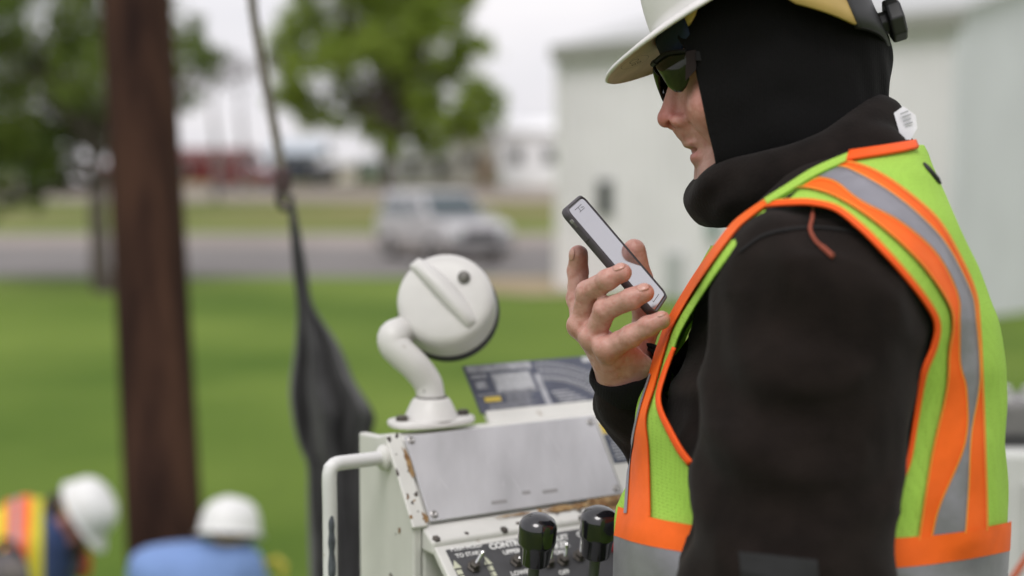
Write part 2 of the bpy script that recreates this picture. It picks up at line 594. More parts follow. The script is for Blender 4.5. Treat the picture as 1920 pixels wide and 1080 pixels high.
# ------------------------------------------------------------------ metal building on the right
M_wall = mat('pale_metal_siding', (0.745, 0.725, 0.735), 0.45, var=0.07, vscale=0.7)
M_wall2 = mat('grey_metal_siding', (0.62, 0.635, 0.655), 0.45, var=0.05, vscale=0.8)
M_trim = mat('eave_trim', (0.30, 0.30, 0.27), 0.5, var=0.06, vscale=2)
M_roof = mat('metal_roof', (0.42, 0.43, 0.42), 0.4)
M_glass = mat('window_glass', (0.03, 0.035, 0.035), 0.08, spec=0.8)
M_white = mat('white_paint', (0.72, 0.72, 0.70), 0.5, var=0.05, vscale=3)
ground_n = np.array([0, 0, 1.0])
def G(px, py): return hit_plane(px, py, (0, 0, 0), ground_n)
bN, bL = G(1785, 603), G(1052, 541)
eave = W(1740, 18, 1.0); 
d_l = (bL - bN) / np.linalg.norm(bL - bN)
d_r = np.array([-d_l[1], d_l[0], 0]); d_r = d_r if d_r[1] > 0 else -d_r
LB = np.linalg.norm(bL - bN); LR = 14.0; HE = 4.78; HR = 6.6
bld = empty('metal_building', bN)
tag(bld, 'large pale metal sided building with grey eave trim behind the worker', 'building')
def ribbed(name, p0, d, length, nrm, h0, m, top=None):
    mb = MB(); n = int(length / 0.3)
    vs = []; fs = []
    prof = [(0, 0), (0.20, 0), (0.22, 0.025), (0.28, 0.025)]
    pts = []
    for i in range(n):
        for a, b in prof: pts.append((i * 0.3 + a, b))
    pts.append((n * 0.3, 0))
    sc_ = length / (n * 0.3)
    for a, b in pts:
        q = p0 + d * a * sc_ + nrm * b
        zt = h0 if top is None else top(a * sc_)
        vs += [(q[0], q[1], 0.0), (q[0], q[1], zt)]
    for i in range(len(pts) - 1): fs.append((2 * i, 2 * i + 2, 2 * i + 3, 2 * i + 1))
    return make(name, vs, fs, m, bld, smooth=False)
n_l = np.cross(d_l, [0, 0, 1.0]); n_l = n_l if np.dot(n_l, -bN) > 0 else -n_l
n_r = -d_l
ribbed('side_wall', bN, d_l, LB, n_l, HE, M_wall)
ribbed('gable_wall', bN, d_r, LR, n_r, HE, M_wall2, top=lambda a: HE + (HR - HE) * (1 - abs(a - LR / 2) / (LR / 2)))
ribbed('back_wall', bN + d_r * LR, d_l, LB, -n_l, HE, M_wall)
ribbed('end_wall', bL, d_r, LR, d_l, HE, M_wall, top=lambda a: HE + (HR - HE) * (1 - abs(a - LR / 2) / (LR / 2)))
up = np.array([0, 0, 1.0])
mb = MB()
r0 = bN + up * HE - d_l * 0.15; rr = d_l * (LB + 0.3)
mid = bN + d_r * LR / 2 + up * HR - d_l * 0.15; r2 = bN + d_r * LR + up * HE - d_l * 0.15
for a, b, s in ((r0 + n_l * 0.18 - up * 0.05, mid, 0), (r2 - n_l * 0.18 - up * 0.05, mid, 1)):
    mb.prism([a, b, b + up * 0.08, a + up * 0.08], rr)
mb.build('roof', M_roof, bld)
MB().box(bN + d_l * LB / 2 + n_l * 0.14 + up * (HE - 0.13), d_l * (LB / 2 + 0.14), n_l * 0.06, up * 0.14).build('eave_gutter', M_trim, bld)
MB().box(bN + n_l * 0.03 + n_r * 0.03 + up * (HE / 2 - 0.1), d_l * 0.06, d_r * 0.06, up * (HE / 2 - 0.1)).build('corner_trim', M_wall2, bld)
MB().box(bL + n_l * 0.03 - n_r * 0.03 + up * (HE / 2 - 0.1), d_l * 0.06, d_r * 0.06, up * (HE / 2 - 0.1)).build('corner_trim', M_white, bld)
wc = hit_plane(1137, 372, bN, n_l)
w_o = MB().box(wc + n_l * 0.035, d_l * 0.20, n_l * 0.03, up * 0.36).build('window', mat('window_frame_grey', (0.35, 0.36, 0.35), 0.5), bld)
make('pane', [wc + n_l * 0.068 + d_l * a * 0.16 + up * b * 0.32 for a, b in ((-1, -1), (1, -1), (1, 1), (-1, 1))], [(0, 1, 2, 3)], M_glass, w_o, smooth=False)
mc = hit_plane(1343, 428, bN, n_l)
MB().box(mc + n_l * 0.08, d_l * 0.12, n_l * 0.06, up * 0.17).build('meter_box', mat('meter_green', (0.22, 0.30, 0.27), 0.5), bld)
dc = hit_plane(1268, 505, bN, n_l)
MB().box(dc + n_l * 0.07 - up * 0.2, d_l * 0.16, n_l * 0.05, up * 0.5).build('utility_box', mat('box_grey', (0.42, 0.44, 0.43), 0.5), bld)

# ------------------------------------------------------------------ houses far behind
def house(name, x0, x1, yb, yr, ye, D, depth, wall, roof, label, gable_front=False, nwin=2, door=True):
    base = W((x0 + x1) / 2, yb, D); g = gz(base[1])
    sx = D / F; w = (x1 - x0) * sx; he = (yb - ye) * sx; hr = (yb - yr) * sx
    o = empty(name, (base[0], base[1], g))
    tag(o, label, 'house')
    X0, X1, Y0, Y1 = base[0] - w / 2, base[0] + w / 2, base[1], base[1] + depth
    mb = MB()
    if gable_front:
        mb.prism([(X0, Y0, g), (X1, Y0, g), (X1, Y0, g + he), ((X0 + X1) / 2, Y0, g + hr - .05), (X0, Y0, g + he)], (0, depth, 0))
    else:
        mb.abox(X0, X1, Y0, Y1, g, g + he)
        mb.prism([(X0, Y0 + .01, g + he), (X0, Y1 - .01, g + he), (X0, (Y0 + Y1) / 2, g + hr - .06)], (w, 0, 0))
    mb.build('wall', wall, o)
    mb = MB(); t = 0.12
    if gable_front:
        xm = (X0 + X1) / 2
        mb.prism([(X0 - .3, Y0 - .3, g + he - .15), (xm, Y0 - .3, g + hr), (xm, Y0 - .3, g + hr + t), (X0 - .3, Y0 - .3, g + he - .15 + t)], (0, depth + .6, 0))
        mb.prism([(X1 + .3, Y0 - .3, g + he - .15), (xm, Y0 - .3, g + hr), (xm, Y0 - .3, g + hr + t), (X1 + .3, Y0 - .3, g + he - .15 + t)], (0, depth + .6, 0))
    else:
        ym = (Y0 + Y1) / 2
        mb.prism([(X0 - .3, Y0 - .4, g + he - .1), (X0 - .3, ym, g + hr), (X0 - .3, ym, g + hr + t), (X0 - .3, Y0 - .4, g + he - .1 + t)], (w + .6, 0, 0))
        mb.prism([(X0 - .3, Y1 + .4, g + he - .1), (X0 - .3, ym, g + hr), (X0 - .3, ym, g + hr + t), (X0 - .3, Y1 + .4, g + he - .1 + t)], (w + .6, 0, 0))
    mb.build('roof', roof, o)
    for i in range(nwin):
        xc = X0 + w * (i + 0.5) / nwin if nwin > 1 else X0 + w * 0.35
        wz = g + he * 0.55; hw = min(0.45, w / nwin * 0.25)
        f_ = MB().abox(xc - hw - .08, xc + hw + .08, Y0 - .06, Y0 - .01, wz - .55, wz + .55).build('window', M_white, o)
        MB().abox(xc - hw, xc + hw, Y0 - .09, Y0 - .065, wz - .47, wz + .47).build('pane', M_glass, f_)
    if door:
        xc = X0 + w * 0.72
        MB().abox(xc - .45, xc + .45, Y0 - .07, Y0 - .01, g, g + min(2.0, he * .85)).build('door', mat('door_tan', (0.45, 0.28, 0.16), 0.6), o)
    return o
M_cream = mat('cream_siding', (0.88, 0.84, 0.79), 0.6, var=0.05, vscale=2)
M_whites = mat('white_siding', (0.90, 0.90, 0.92), 0.5, var=0.04, vscale=2)
M_shing = mat('dark_shingle', (0.10, 0.095, 0.09), 0.8, var=0.2, vscale=4)
M_pale_roof = mat('pale_roof', (0.55, 0.55, 0.55), 0.6, var=0.1, vscale=2)
house('gabled_house', 852, 932, 345, 212, 262, 104, 9, M_cream, M_shing, 'cream gabled house with dark roof left of the white shed', True, 1)
house('low_house', 742, 856, 345, 278, 298, 108, 7, mat('grey_siding', (0.72, 0.72, 0.71), 0.6), M_pale_roof, 'low grey white house right of the big tree trunk', False, 2, False)
house('white_shed', 938, 1062, 348, 222, 244, 100, 9, M_whites, M_whites, 'tall white metal shed beside the corner of the metal building', False, 2, False)
house('cream_shed', 604, 664, 346, 300, 312, 112, 4, M_cream, M_pale_roof, 'small cream shed with pale roof left of the big tree', False, 1, False)
house('blue_roof_house', 505, 598, 345, 268, 292, 118, 7, mat('slate_siding', (0.14, 0.15, 0.18), 0.6), mat('pale_blue_roof', (0.42, 0.47, 0.52), 0.5), 'dark house with pale blue roof behind the hoist rope', False, 2, False)
house('red_barn', 300, 455, 345, 282, 304, 110, 8, mat('barn_red', (0.15, 0.022, 0.022), 0.7, var=0.15, vscale=2), mat('barn_roof', (0.13, 0.035, 0.032), 0.7), 'red barn partly behind the wooden pole', False, 2, True)

# fence boards behind the big tree
fn = empty('board_fence', W(690, 345, 114)); fb = W(690, 345, 114)
tag(fn, 'grey green board fence beside the big tree trunk', 'fence')
M_fence = mat('fence_green', (0.16, 0.21, 0.17), 0.7, var=0.15, vscale=3)
for i in range(18):
    x = fb[0] - 1.6 + i * 0.2
    MB().abox(x, x + .18, fb[1], fb[1] + .03, gz(fb[1]), gz(fb[1]) + 1.75 + 0.03 * (i % 3)).build('board', M_fence, fn)
MB().abox(fb[0] - 1.6, fb[0] + 2.0, fb[1] + .032, fb[1] + .09, gz(fb[1]) + 1.2, gz(fb[1]) + 1.3).build('rail', M_fence, fn)

# ------------------------------------------------------------------ trees
def leaf_mat(name, c1, c2):
    m = mat(name, c1, 0.6, spec=0.25, col2=c2, vscale=0.9, detail=3)
    nt = m.node_tree; b = nt.nodes['Principled BSDF']
    tr = nt.nodes.new('ShaderNodeBsdfTranslucent'); mx = nt.nodes.new('ShaderNodeMixShader'); mx.inputs[0].default_value = 0.45
    nt.links.new(nt.nodes['ramp'].outputs[0], tr.inputs[0])
    out = nt.nodes['Material Output']
    nt.links.new(b.outputs[0], mx.inputs[1]); nt.links.new(tr.outputs[0], mx.inputs[2]); nt.links.new(mx.outputs[0], out.inputs[0])
    return m
M_leafA = leaf_mat('leaf_bright', (0.21, 0.30, 0.04), (0.35, 0.44, 0.09))
M_leafB = leaf_mat('leaf_dark', (0.090, 0.140, 0.025), (0.19, 0.245, 0.05))
M_leafC = leaf_mat('leaf_far', (0.06, 0.10, 0.03), (0.10, 0.15, 0.05))
M_bark = mat('bark', (0.075, 0.06, 0.05), 0.9, var=0.3, vscale=6, stretch=(1, 1, .2), bump=.6, bscale=12, bdist=.03)
M_barkg = mat('grey_bark', (0.16, 0.145, 0.14), 0.9, var=0.25, vscale=6, stretch=(1, 1, .2))
def tree(name, base, clumps, trunk_h, tr, leafm, barkm, nleaf, leaf, label, group=None, lean=(0, 0), seed=1, branches=True, fill=1.0):
    """clumps: (x, y, z, radius) offsets from the base; leaves gather round many small twigs in each"""
    rg = np.random.default_rng(seed)
    o = empty(name, base); tag(o, label, 'tree', group)
    base = np.asarray(base, float)
    mb = MB()
    top = base + np.array([lean[0], lean[1], trunk_h])
    pts = [base + np.array([0, 0, -0.1])]
    for t in np.linspace(0.15, 1, 6):
        pts.append(base + (top - base) * t + rg.normal(0, tr * 0.25, 3) * [1, 1, 0])
    mb.tube(pts, [tr * 1.35] + list(np.linspace(tr, tr * .55, 6)), 10)
    mb.build('trunk', barkm, o, smooth=True)
    mb = MB()
    for c in clumps:
        cc = base + np.array(c[:3])
        st = pts[-1 - int(rg.integers(0, 3))]
        p = [st + (cc - st) * t + rg.normal(0, .12 * c[3], 3) * (t * (1 - t) * 4) + np.array([0, 0, .25 * c[3] * math.sin(t * 3.1)]) for t in np.linspace(0, 1, 6)]
        mb.tube(p, list(np.linspace(tr * .42, tr * .08, 6)), 6, caps=False)
        for k in range(5):
            q0 = p[int(rg.integers(2, 6))]; dv = rg.normal(0, 1, 3); dv = dv / np.linalg.norm(dv) * c[3] * rg.uniform(.5, .95)
            mb.tube([q0, q0 + dv * .5 + [0, 0, .1], q0 + dv], [tr * .13, tr * .09, tr * .03], 4, caps=False)
    mb.build('branches', barkm, o, smooth=True)
    wts = np.array([c[3] ** 2 for c in clumps]); wts = wts / wts.sum()
    P = []
    for c, w_ in zip(clumps, wts):
        n = int(nleaf * w_)
        ntw = max(6, int(13 * fill))
        d = rg.normal(0, 1, (ntw, 3)); d /= np.linalg.norm(d, axis=1)[:, None]
        tw = d * (c[3] * rg.uniform(.35, 1.0, ntw) ** .6)[:, None] * [1, 1, .8]
        k = rg.integers(0, ntw, n)
        P.append(base + np.array(c[:3]) + tw[k] + rg.normal(0, c[3] * .16, (n, 3)))
    P = np.concatenate(P); n = len(P)
    a = rg.normal(0, 1, (n, 3)); a /= np.linalg.norm(a, axis=1)[:, None]
    b = np.cross(a, rg.normal(0, 1, (n, 3))); b /= np.linalg.norm(b, axis=1)[:, None]
    s = leaf * rg.uniform(.6, 1.3, n)[:, None]
    v = np.stack([P - a * s, P + b * s * .5, P + a * s, P - b * s * .5], 1).reshape(-1, 3)
    f = np.arange(4 * n).reshape(-1, 4)
    me = bpy.data.meshes.new('crown'); me.from_pydata((v - base).tolist(), [], f.tolist()); me.materials.append(leafm)
    cr = bpy.data.objects.new('crown', me); cr.parent = o; COL.objects.link(cr)
    return o
def px_clumps(base, D, lst):        # clump list given by photo places at the tree's distance
    base = np.asarray(base); out = []
    for px, py, r, dd in lst:
        p = W(px, py, D + dd) - base
        out.append((p[0], p[1], p[2], r * D / F))
    return out
# the broad bright tree across the road
tb = W(726, 345, 96); tb[2] = gz(tb[1])
rg = np.random.default_rng(5)
lst = [(745, 40, 95, 0), (690, 110, 80, -2), (800, 90, 85, 2), (640, 25, 80, 1), (840, 30, 70, -2), (770, 170, 80, 2), (850, 150, 62, 0),
       (560, 150, 62, -1), (575, 205, 50, 1), (720, 225, 60, 1), (830, 205, 55, -2), (895, 195, 40, 1), (915, 185, 26, 0), (770, 262, 45, 2),
       (700, -60, 110, 0), (800, -70, 100, 3), (610, -60, 80, -2), (880, -30, 50, 0), (560, 30, 42, 2), (735, 275, 35, 0), (535, 110, 40, 1), (545, 175, 38, 0), (930, 190, 22, 0), (660, 170, 45, 1), (640, 90, 45, -1), (885, 105, 60, 1), (905, 222, 38, 0), (862, 248, 40, 1), (625, 232, 36, 0), (560, 75, 52, 1), (820, 262, 34, 0)]
tree('broad_tree', tb, px_clumps(tb, 96, lst), 5.5, .42, M_leafA, M_bark, 44000, .22, 'tall bright green tree rising behind the white car', lean=(0, 0), seed=3)
# dark tree at the roadside, left
tb = G(203, 548)
D_ = 28.5
lst = [(40, 40, 110, -1), (120, 110, 95, 1), (20, 190, 100, -1), (130, 220, 80, 1), (60, 290, 62, -1), (165, 160, 70, -2), (190, 40, 70, 1), (-70, 120, 120, 0),
       (-60, 300, 90, 0), (20, 350, 45, 1), (300, 90, 75, 2), (345, 120, 55, -1), (380, 110, 45, 1), (340, 190, 40, 1), (100, -60, 120, 0), (230, -80, 110, 1), (-40, -60, 120, 1),
       (270, 20, 60, 1), (150, 265, 50, 0), (-30, 390, 40, 0), (250, 190, 60, -1), (355, 60, 38, 0), (70, 150, 80, 0), (100, 330, 40, 0), (0, 260, 70, 1), (160, 90, 60, -1), (60, 380, 30, 1), (-10, 60, 80, -2)]
tree('roadside_tree', tb, px_clumps(tb, D_, lst), 3.1, .20, M_leafB, M_bark, 31000, .07, 'dark leafy tree at the roadside behind the wooden pole', lean=(-.35, 0.2), seed=8)
# bare twiggy tree farther off
def bare_tree(name, base, h, spread, label, seed):
    rg = np.random.default_rng(seed); base = np.asarray(base, float)
    o = empty(name, base); tag(o, label, 'tree')
    mb = MB(); tw = MB()
    mb.tube([base, base + [0.1, 0, h * .3], base + [-.1, 0, h * .55]], [.22, .17, .12], 8)
    def grow(p, d, ln, r, dep):
        q = p + d * ln
        (mb if dep < 2 else tw).tube([p, (p + q) / 2 + rg.normal(0, ln * .06, 3), q], [max(r, .028), max(r * .8, .024), max(r * .6, .02)], 5, caps=False)
        if dep >= 5: return
        for k in range(3 if dep < 4 else 4):
            dd = d + rg.normal(0, .55, 3) * [1.2 * spread, 1, .6]; dd[2] = abs(dd[2]) * .8 + .12 if dep < 4 else dd[2]
            grow(q, dd / np.linalg.norm(dd), ln * rg.uniform(.6, .8), r * .6, dep + 1)
    grow(base + np.array([-.1, 0, h * .5]), np.array([0, 0, 1.0]), h * .17, .12, 0)
    mb.build('trunk', M_barkg, o, smooth=True); tw.build('crown', M_barkg, o, smooth=False)
    return o
tb = W(405, 345, 84); tb[2] = gz(tb[1]); bare_tree('bare_tree', tb, 9.0, 1.3, 'leafless grey twiggy tree right of the wooden pole', 4)
tb = W(330, 345, 78); tb[2] = gz(tb[1]); bare_tree('bare_tree', tb, 8.0, 1.2, 'leafless grey tree whose twigs show beside the pole edge', 9)
tb = W(455, 345, 92); tb[2] = gz(tb[1]); bare_tree('bare_tree', tb, 9.5, 1.4, 'leafless grey tree nearest the hoist rope, behind the red pickup', 14)
# far tree line
for i, (px, D, h, w, lab) in enumerate([(60, 150, 150, 80, 'distant dark tree low behind the white van at far left'), (580, 150, 60, 55, 'small distant tree between blue roofed house and cream shed'),
                                   (-40, 140, 190, 90, 'distant broad tree at the far left edge')]):
    tb = W(px, 342, D); tb[2] = gz(tb[1])
    lst = [(px, 342 - h * .6, w * .6, 0), (px - w * .5, 342 - h * .45, w * .5, 1), (px + w * .5, 342 - h * .4, w * .5, -1), (px, 342 - h * .3, w * .5, 1)]
    tree('distant_tree', tb, px_clumps(tb, D, lst), 2.0, .3, M_leafC, M_bark, 2500, .45, lab, 'far trees', seed=20 + i)

# ------------------------------------------------------------------ vehicles
M_tyre = mat('tyre', (0.02, 0.02, 0.02), 0.85)
M_rim = mat('wheel_rim', (0.45, 0.45, 0.46), 0.35, metal=0.8)
M_black = mat('black_plastic', (0.02, 0.02, 0.021), 0.5)
M_carglass = mat('car_glass', (0.045, 0.07, 0.08), 0.06, spec=0.9)
M_lamp = mat('headlamp', (0.7, 0.72, 0.72), 0.15, spec=0.8)
def car(name, pos, heading, L_, Wd, H_, paint, label, lower=None, cat='car', pickup=False, group=None):
    o = empty(name, pos); tag(o, label, cat, group)
    o.rotation_euler = (0, 0, heading)
    M = np.array(world_of(o))
    def T(p): p = np.asarray(p, float); return p @ M[:3, :3].T + M[:3, 3]
    def pr(name, poly, y0, y1, m, parent=None, bev=.05, inset=None):
        # side profile (x,z) across the width; inset narrows the upper points
        zmax = max(p[1] for p in poly); zmin = min(p[1] for p in poly)
        vs = []
        for y in (y0, y1):
            for x, z in poly:
                k = (inset or 0) * (z - zmin) / (zmax - zmin + 1e-6)
                vs.append(T((x, y - math.copysign(k, y), z)))
        n = len(poly)
        fs = [tuple(range(n))[::-1], tuple(range(n, 2 * n))] + [(i, (i + 1) % n, (i + 1) % n + n, i + n) for i in range(n)]
        ob = make(name, vs, fs, m, parent or o, smooth=True); autosmooth(ob, 30)
        if bev: bevel(ob, bev, 3, 25)
        return ob
    h = L_ / 2; w = Wd / 2; zb = H_ * .62; g = H_ * .17
    wheelbase = L_ * .30
    pr('body', [(-h, g + .1), (-h + .08, g), (h - .1, g), (h, g + .12), (h - .02, zb * .80), (h - .35, zb * .93), (h * .42, zb), (-h + .03, zb)], -w, w, paint, bev=.07)
    pr('lower_trim', [(-h - .03, g - .04), (h + .04, g - .04), (h + .05, g + .22), (-h - .04, g + .22)], -w - .012, w + .012, lower or M_black, bev=.03)
    ce = -h * .12 if pickup else -h + .12
    pr('cabin', [(ce, zb - .02), (h * .44, zb - .02), (h * .12, H_ - .05), (h * .02, H_), (ce + .16, H_)], -w + .05, w - .05, paint, bev=.05, inset=.16)
    # glass
    def quad(nm, pts, m, par=None): return make(nm, [T(p) for p in pts], [(0, 1, 2, 3)], m, par or o, smooth=False)
    quad('windshield', [(h * .44 + .0, -w + .16, zb + .05), (h * .44 + .0, w - .16, zb + .05), (h * .14 + .02, w - .27, H_ - .08), (h * .14 + .02, -w + .27, H_ - .08)], M_carglass)
    for s in (-1, 1):
        xs = [(ce + .16, h * .0 - .3), (h * .0 - .22, h * .34)] if not pickup else [(ce + .12, h * .34)]
        for a, b in xs:
            quad('side_window', [(a, s * (w - .06 + .012), zb + .05), (b, s * (w - .06 + .012), zb + .05), (min(b, h * .12), s * (w - .20 + .012), H_ - .12), (a + .08, s * (w - .20 + .012), H_ - .12)], M_carglass)
        hl = MB().box(T((h - .045, s * (w - .26), zb * .72)), M[:3, 0] * .07, M[:3, 1] * .18, M[:3, 2] * .09).build('headlight', M_lamp, o); bevel(hl, .02)
        tl = MB().box(T((-h + .03, s * (w - .15), zb * .8)), M[:3, 0] * .06, M[:3, 1] * .1, M[:3, 2] * .16).build('tail_light', mat('tail_red', (.35, .02, .02), .3), o)
        MB().box(T((h * .36, s * (w + .1), zb + .12)), M[:3, 0] * .06, M[:3, 1] * .1, M[:3, 2] * .08).build('mirror', paint, o)
        MB().box(T((h * .05, s * (w + .01), zb * .86)), M[:3, 0] * .1, M[:3, 1] * .015, M[:3, 2] * .02).build('door_handle', M_black, o)
        for x in (-wheelbase, wheelbase):
            rw = H_ * .195
            wl = MB().lathe(T((x, s * (w - .12), rw)), M[:3, 1] * s, [(.05, -.1), (rw * .9, -.1), (rw, -.06), (rw, .10), (rw * .92, .14), (rw * .64, .14), (rw * .62, .12), (.05, .12)], 28).build('wheel', M_tyre, o, smooth=True)
            MB().lathe(T((x, s * (w - .12), rw)), M[:3, 1] * s, [(rw * .6, .121), (rw * .55, .135), (rw * .2, .13), (rw * .15, .15), (.01, .15)], 20).build('rim', M_rim, wl, smooth=True)
    gr = MB().box(T((h + .0, 0, zb * .68)), M[:3, 0] * .04, M[:3, 1] * (w * .55), M[:3, 2] * .12).build('grille', M_black, o)
    MB().box(T((h + .05, 0, g + .20)), M[:3, 0] * .06, M[:3, 1] * (w * .95), M[:3, 2] * .10).build('bumper', mat('bumper_grey', (.3, .3, .31), .4), o)
    if pickup:
        MB().box(T(((ce - h) / 2, 0, zb + .004)), M[:3, 0] * ((ce + h) / 2 - .08), M[:3, 1] * (w - .1), M[:3, 2] * .003).build('cargo_bed', M_black, o)
    return o
M_silver = mat('silver_white_paint', (0.52, 0.51, 0.52), 0.3, metal=0.15, coat=.4)
M_taupe = mat('taupe_paint', (0.22, 0.19, 0.165), 0.5)
p = G(830, 492)
car('parked_car', (p[0] - .1, p[1] + 1.3, 0), R(-62), 4.7, 1.85, 1.85, M_silver, 'silver white car with taupe lower body parked on the road behind the lamp', lower=M_taupe)
p = W(110, 342, 92); car('white_van', (p[0], p[1], gz(p[1])), R(178), 4.6, 1.9, 2.0, mat('van_white', (.75, .75, .77), .35), 'white van seen under the dark roadside tree at far left', cat='van')
p = W(462, 344, 98); car('red_pickup', (p[0], p[1], gz(p[1])), R(-8), 5.4, 1.95, 1.85, mat('red_paint', (.20, .02, .018), .35, coat=.3), 'red pickup parked in front of the red barn', cat='pickup', pickup=True)
p = W(215, 344, 96); car('red_car', (p[0], p[1], gz(p[1])), R(5), 4.5, 1.8, 1.65, mat('dark_red_paint', (.26, .03, .03), .35, coat=.3), 'dark red car left of the wooden pole beyond the field')
p = W(560, 344, 102); car('blue_pickup', (p[0], p[1], gz(p[1])), R(-170), 5.2, 1.95, 1.9, mat('navy_paint', (.03, .035, .07), .35, coat=.3), 'dark blue pickup right of the hoist rope beyond the field', cat='pickup', pickup=True)

# ------------------------------------------------------------------ wooden utility pole
M_pole = mat('creosoted_wood', (0.019, 0.0100, 0.0085), 0.9, spec=.12, col2=(0.070, 0.035, 0.023), vscale=9, stretch=(1, 1, .05), bump=.8, bscale=30, bdist=.008, detail=6)
pb = W(318, 1180, 6.6); pt = W(253, -60, 6.9)
dirp = (pt - pb) / np.linalg.norm(pt - pb)
p0 = pb - dirp * (pb[2] + 0.25) / dirp[2]
p1 = p0 + dirp * 9.5
pole = empty('utility_pole', (p0[0], p0[1], 0))
tag(pole, 'thick dark brown creosoted wooden utility pole standing in the lawn', 'pole')
mb = MB(); npl = 40; seg = 30
vs = []; fs = []
rg = np.random.default_rng(2)
ph = rg.uniform(0, 6.28, 8)
ax_a = np.cross(dirp, [0, 1.0, 0]); ax_a /= np.linalg.norm(ax_a); ax_b = np.cross(dirp, ax_a)
for i in range(npl + 1):
    t = i / npl; c = p0 + (p1 - p0) * t
    r = 0.181 - 0.045 * t
    for k in range(seg):
        a = 2 * math.pi * k / seg
        rr_ = r * (1 + .012 * math.sin(5 * a + ph[0] + t * 3) + .008 * math.sin(9 * a + ph[1] - t * 4) + .006 * math.sin(13 * a + ph[2]))
        vs.append(c + rr_ * (math.cos(a) * ax_a + math.sin(a) * ax_b))
for i in range(npl):
    for k in range(seg): fs.append((i * seg + k, i * seg + (k + 1) % seg, (i + 1) * seg + (k + 1) % seg, (i + 1) * seg + k))
fs.append(tuple(npl * seg + k for k in range(seg)))
make('shaft', vs, fs, M_pole, pole)
crk = MB()
for k in range(7):           # drying cracks
    a = rg.uniform(-2.6, -.5); t0 = rg.uniform(.05, .4); ln = rg.uniform(.08, .2)
    pts = []
    for u in np.linspace(0, 1, 8):
        t = t0 + ln * u; c = p0 + (p1 - p0) * t; r = 0.181 - 0.045 * t
        aa = a + .05 * math.sin(u * 5 + k)
        pts.append(c + (r + .001) * (math.cos(aa) * ax_a + math.sin(aa) * ax_b))
    crk.tube(pts, [.001, .003, .004, .004, .004, .004, .003, .001], 5)
crk.build('drying_cracks', mat('crack_black', (0.008, 0.006, 0.005), 0.9), pole, smooth=True)

# ================================================================== TRUCK DECK
M_tw = mat('truck_white', (0.60, 0.61, 0.58), 0.45, var=0.06, vscale=8)
M_deck = mat('deck_grey', (0.16, 0.16, 0.165), 0.7, var=.2, vscale=20)
DECK = 0.72
trk = empty('truck_bed', (0.9, 1.7, 0))
tag(trk, 'white utility truck bed that the worker and control console stand on', 'truck')
dk = MB().abox(-0.55, 3.4, 0.75, 2.9, DECK - .12, DECK).build('deck', M_deck, trk)
MB().abox(-0.5, 3.35, 0.85, 2.8, DECK - .45, DECK - .121).build('frame_rail', M_black, trk)
# side bin seen at the right edge
bx0 = W(1872, 848, 2.7)
bn = MB().abox(bx0[0], bx0[0] + 2.2, bx0[1], bx0[1] + .5, DECK + .001, bx0[2]).build('side_bin', M_tw, trk); bevel(bn, .012)
MB().abox(bx0[0] + .05, bx0[0] + 1.0, bx0[1] - .014, bx0[1] - .001, DECK + .1, bx0[2] - .06).build('bin_door', M_tw, trk)
for x in (0.2, 1.9, 3.0):
    for y in (1.0, 2.65):
        wl = MB().lathe((x, y, .38), (0, 1, 0), [(.1, -.12), (.34, -.12), (.38, -.08), (.38, .08), (.34, .12), (.1, .12)], 28).build('wheel', M_tyre, trk, smooth=True)
        MB().lathe((x, y, .38), (0, 1, 0), [(.22, -.124), (.12, -.14), (.11, .14), (.22, .124)], 20).build('rim', M_rim, wl, smooth=True)
# grey clamp block lying on the bin
cb = empty('clamp_block', (bx0[0] + .2, bx0[1] + .12, bx0[2] + .001))
tag(cb, 'grey steel clamp block with pale bolt heads on the white bin at right edge', 'tool')
z0 = bx0[2] + .001
t_ = W(1886, 752, 2.78)[2]
o_ = MB().abox(bx0[0] + .015, bx0[0] + .42, bx0[1] + .06, bx0[1] + .22, z0, t_).build('block', mat('clamp_steel', (.17, .165, .16), .55, var=.2, vscale=20), cb); bevel(o_, .01)
MB().abox(bx0[0] + .01, bx0[0] + .44, bx0[1] + .05, bx0[1] + .23, z0, z0 + .022).build('foot_plate', mat('plate_dark', (.03, .03, .03), .6), cb)
for i in range(4):
    x = bx0[0] + .045 + i * .045
    MB().lathe((x, bx0[1] + .1, t_ - .002), (0, 0, 1), [(.018, 0), (.018, .006), (.012, .008), (.012, .028), (.003, .032)], 8).build('bolt', mat('bolt_pale', (.55, .55, .54), .35, metal=.5), cb)

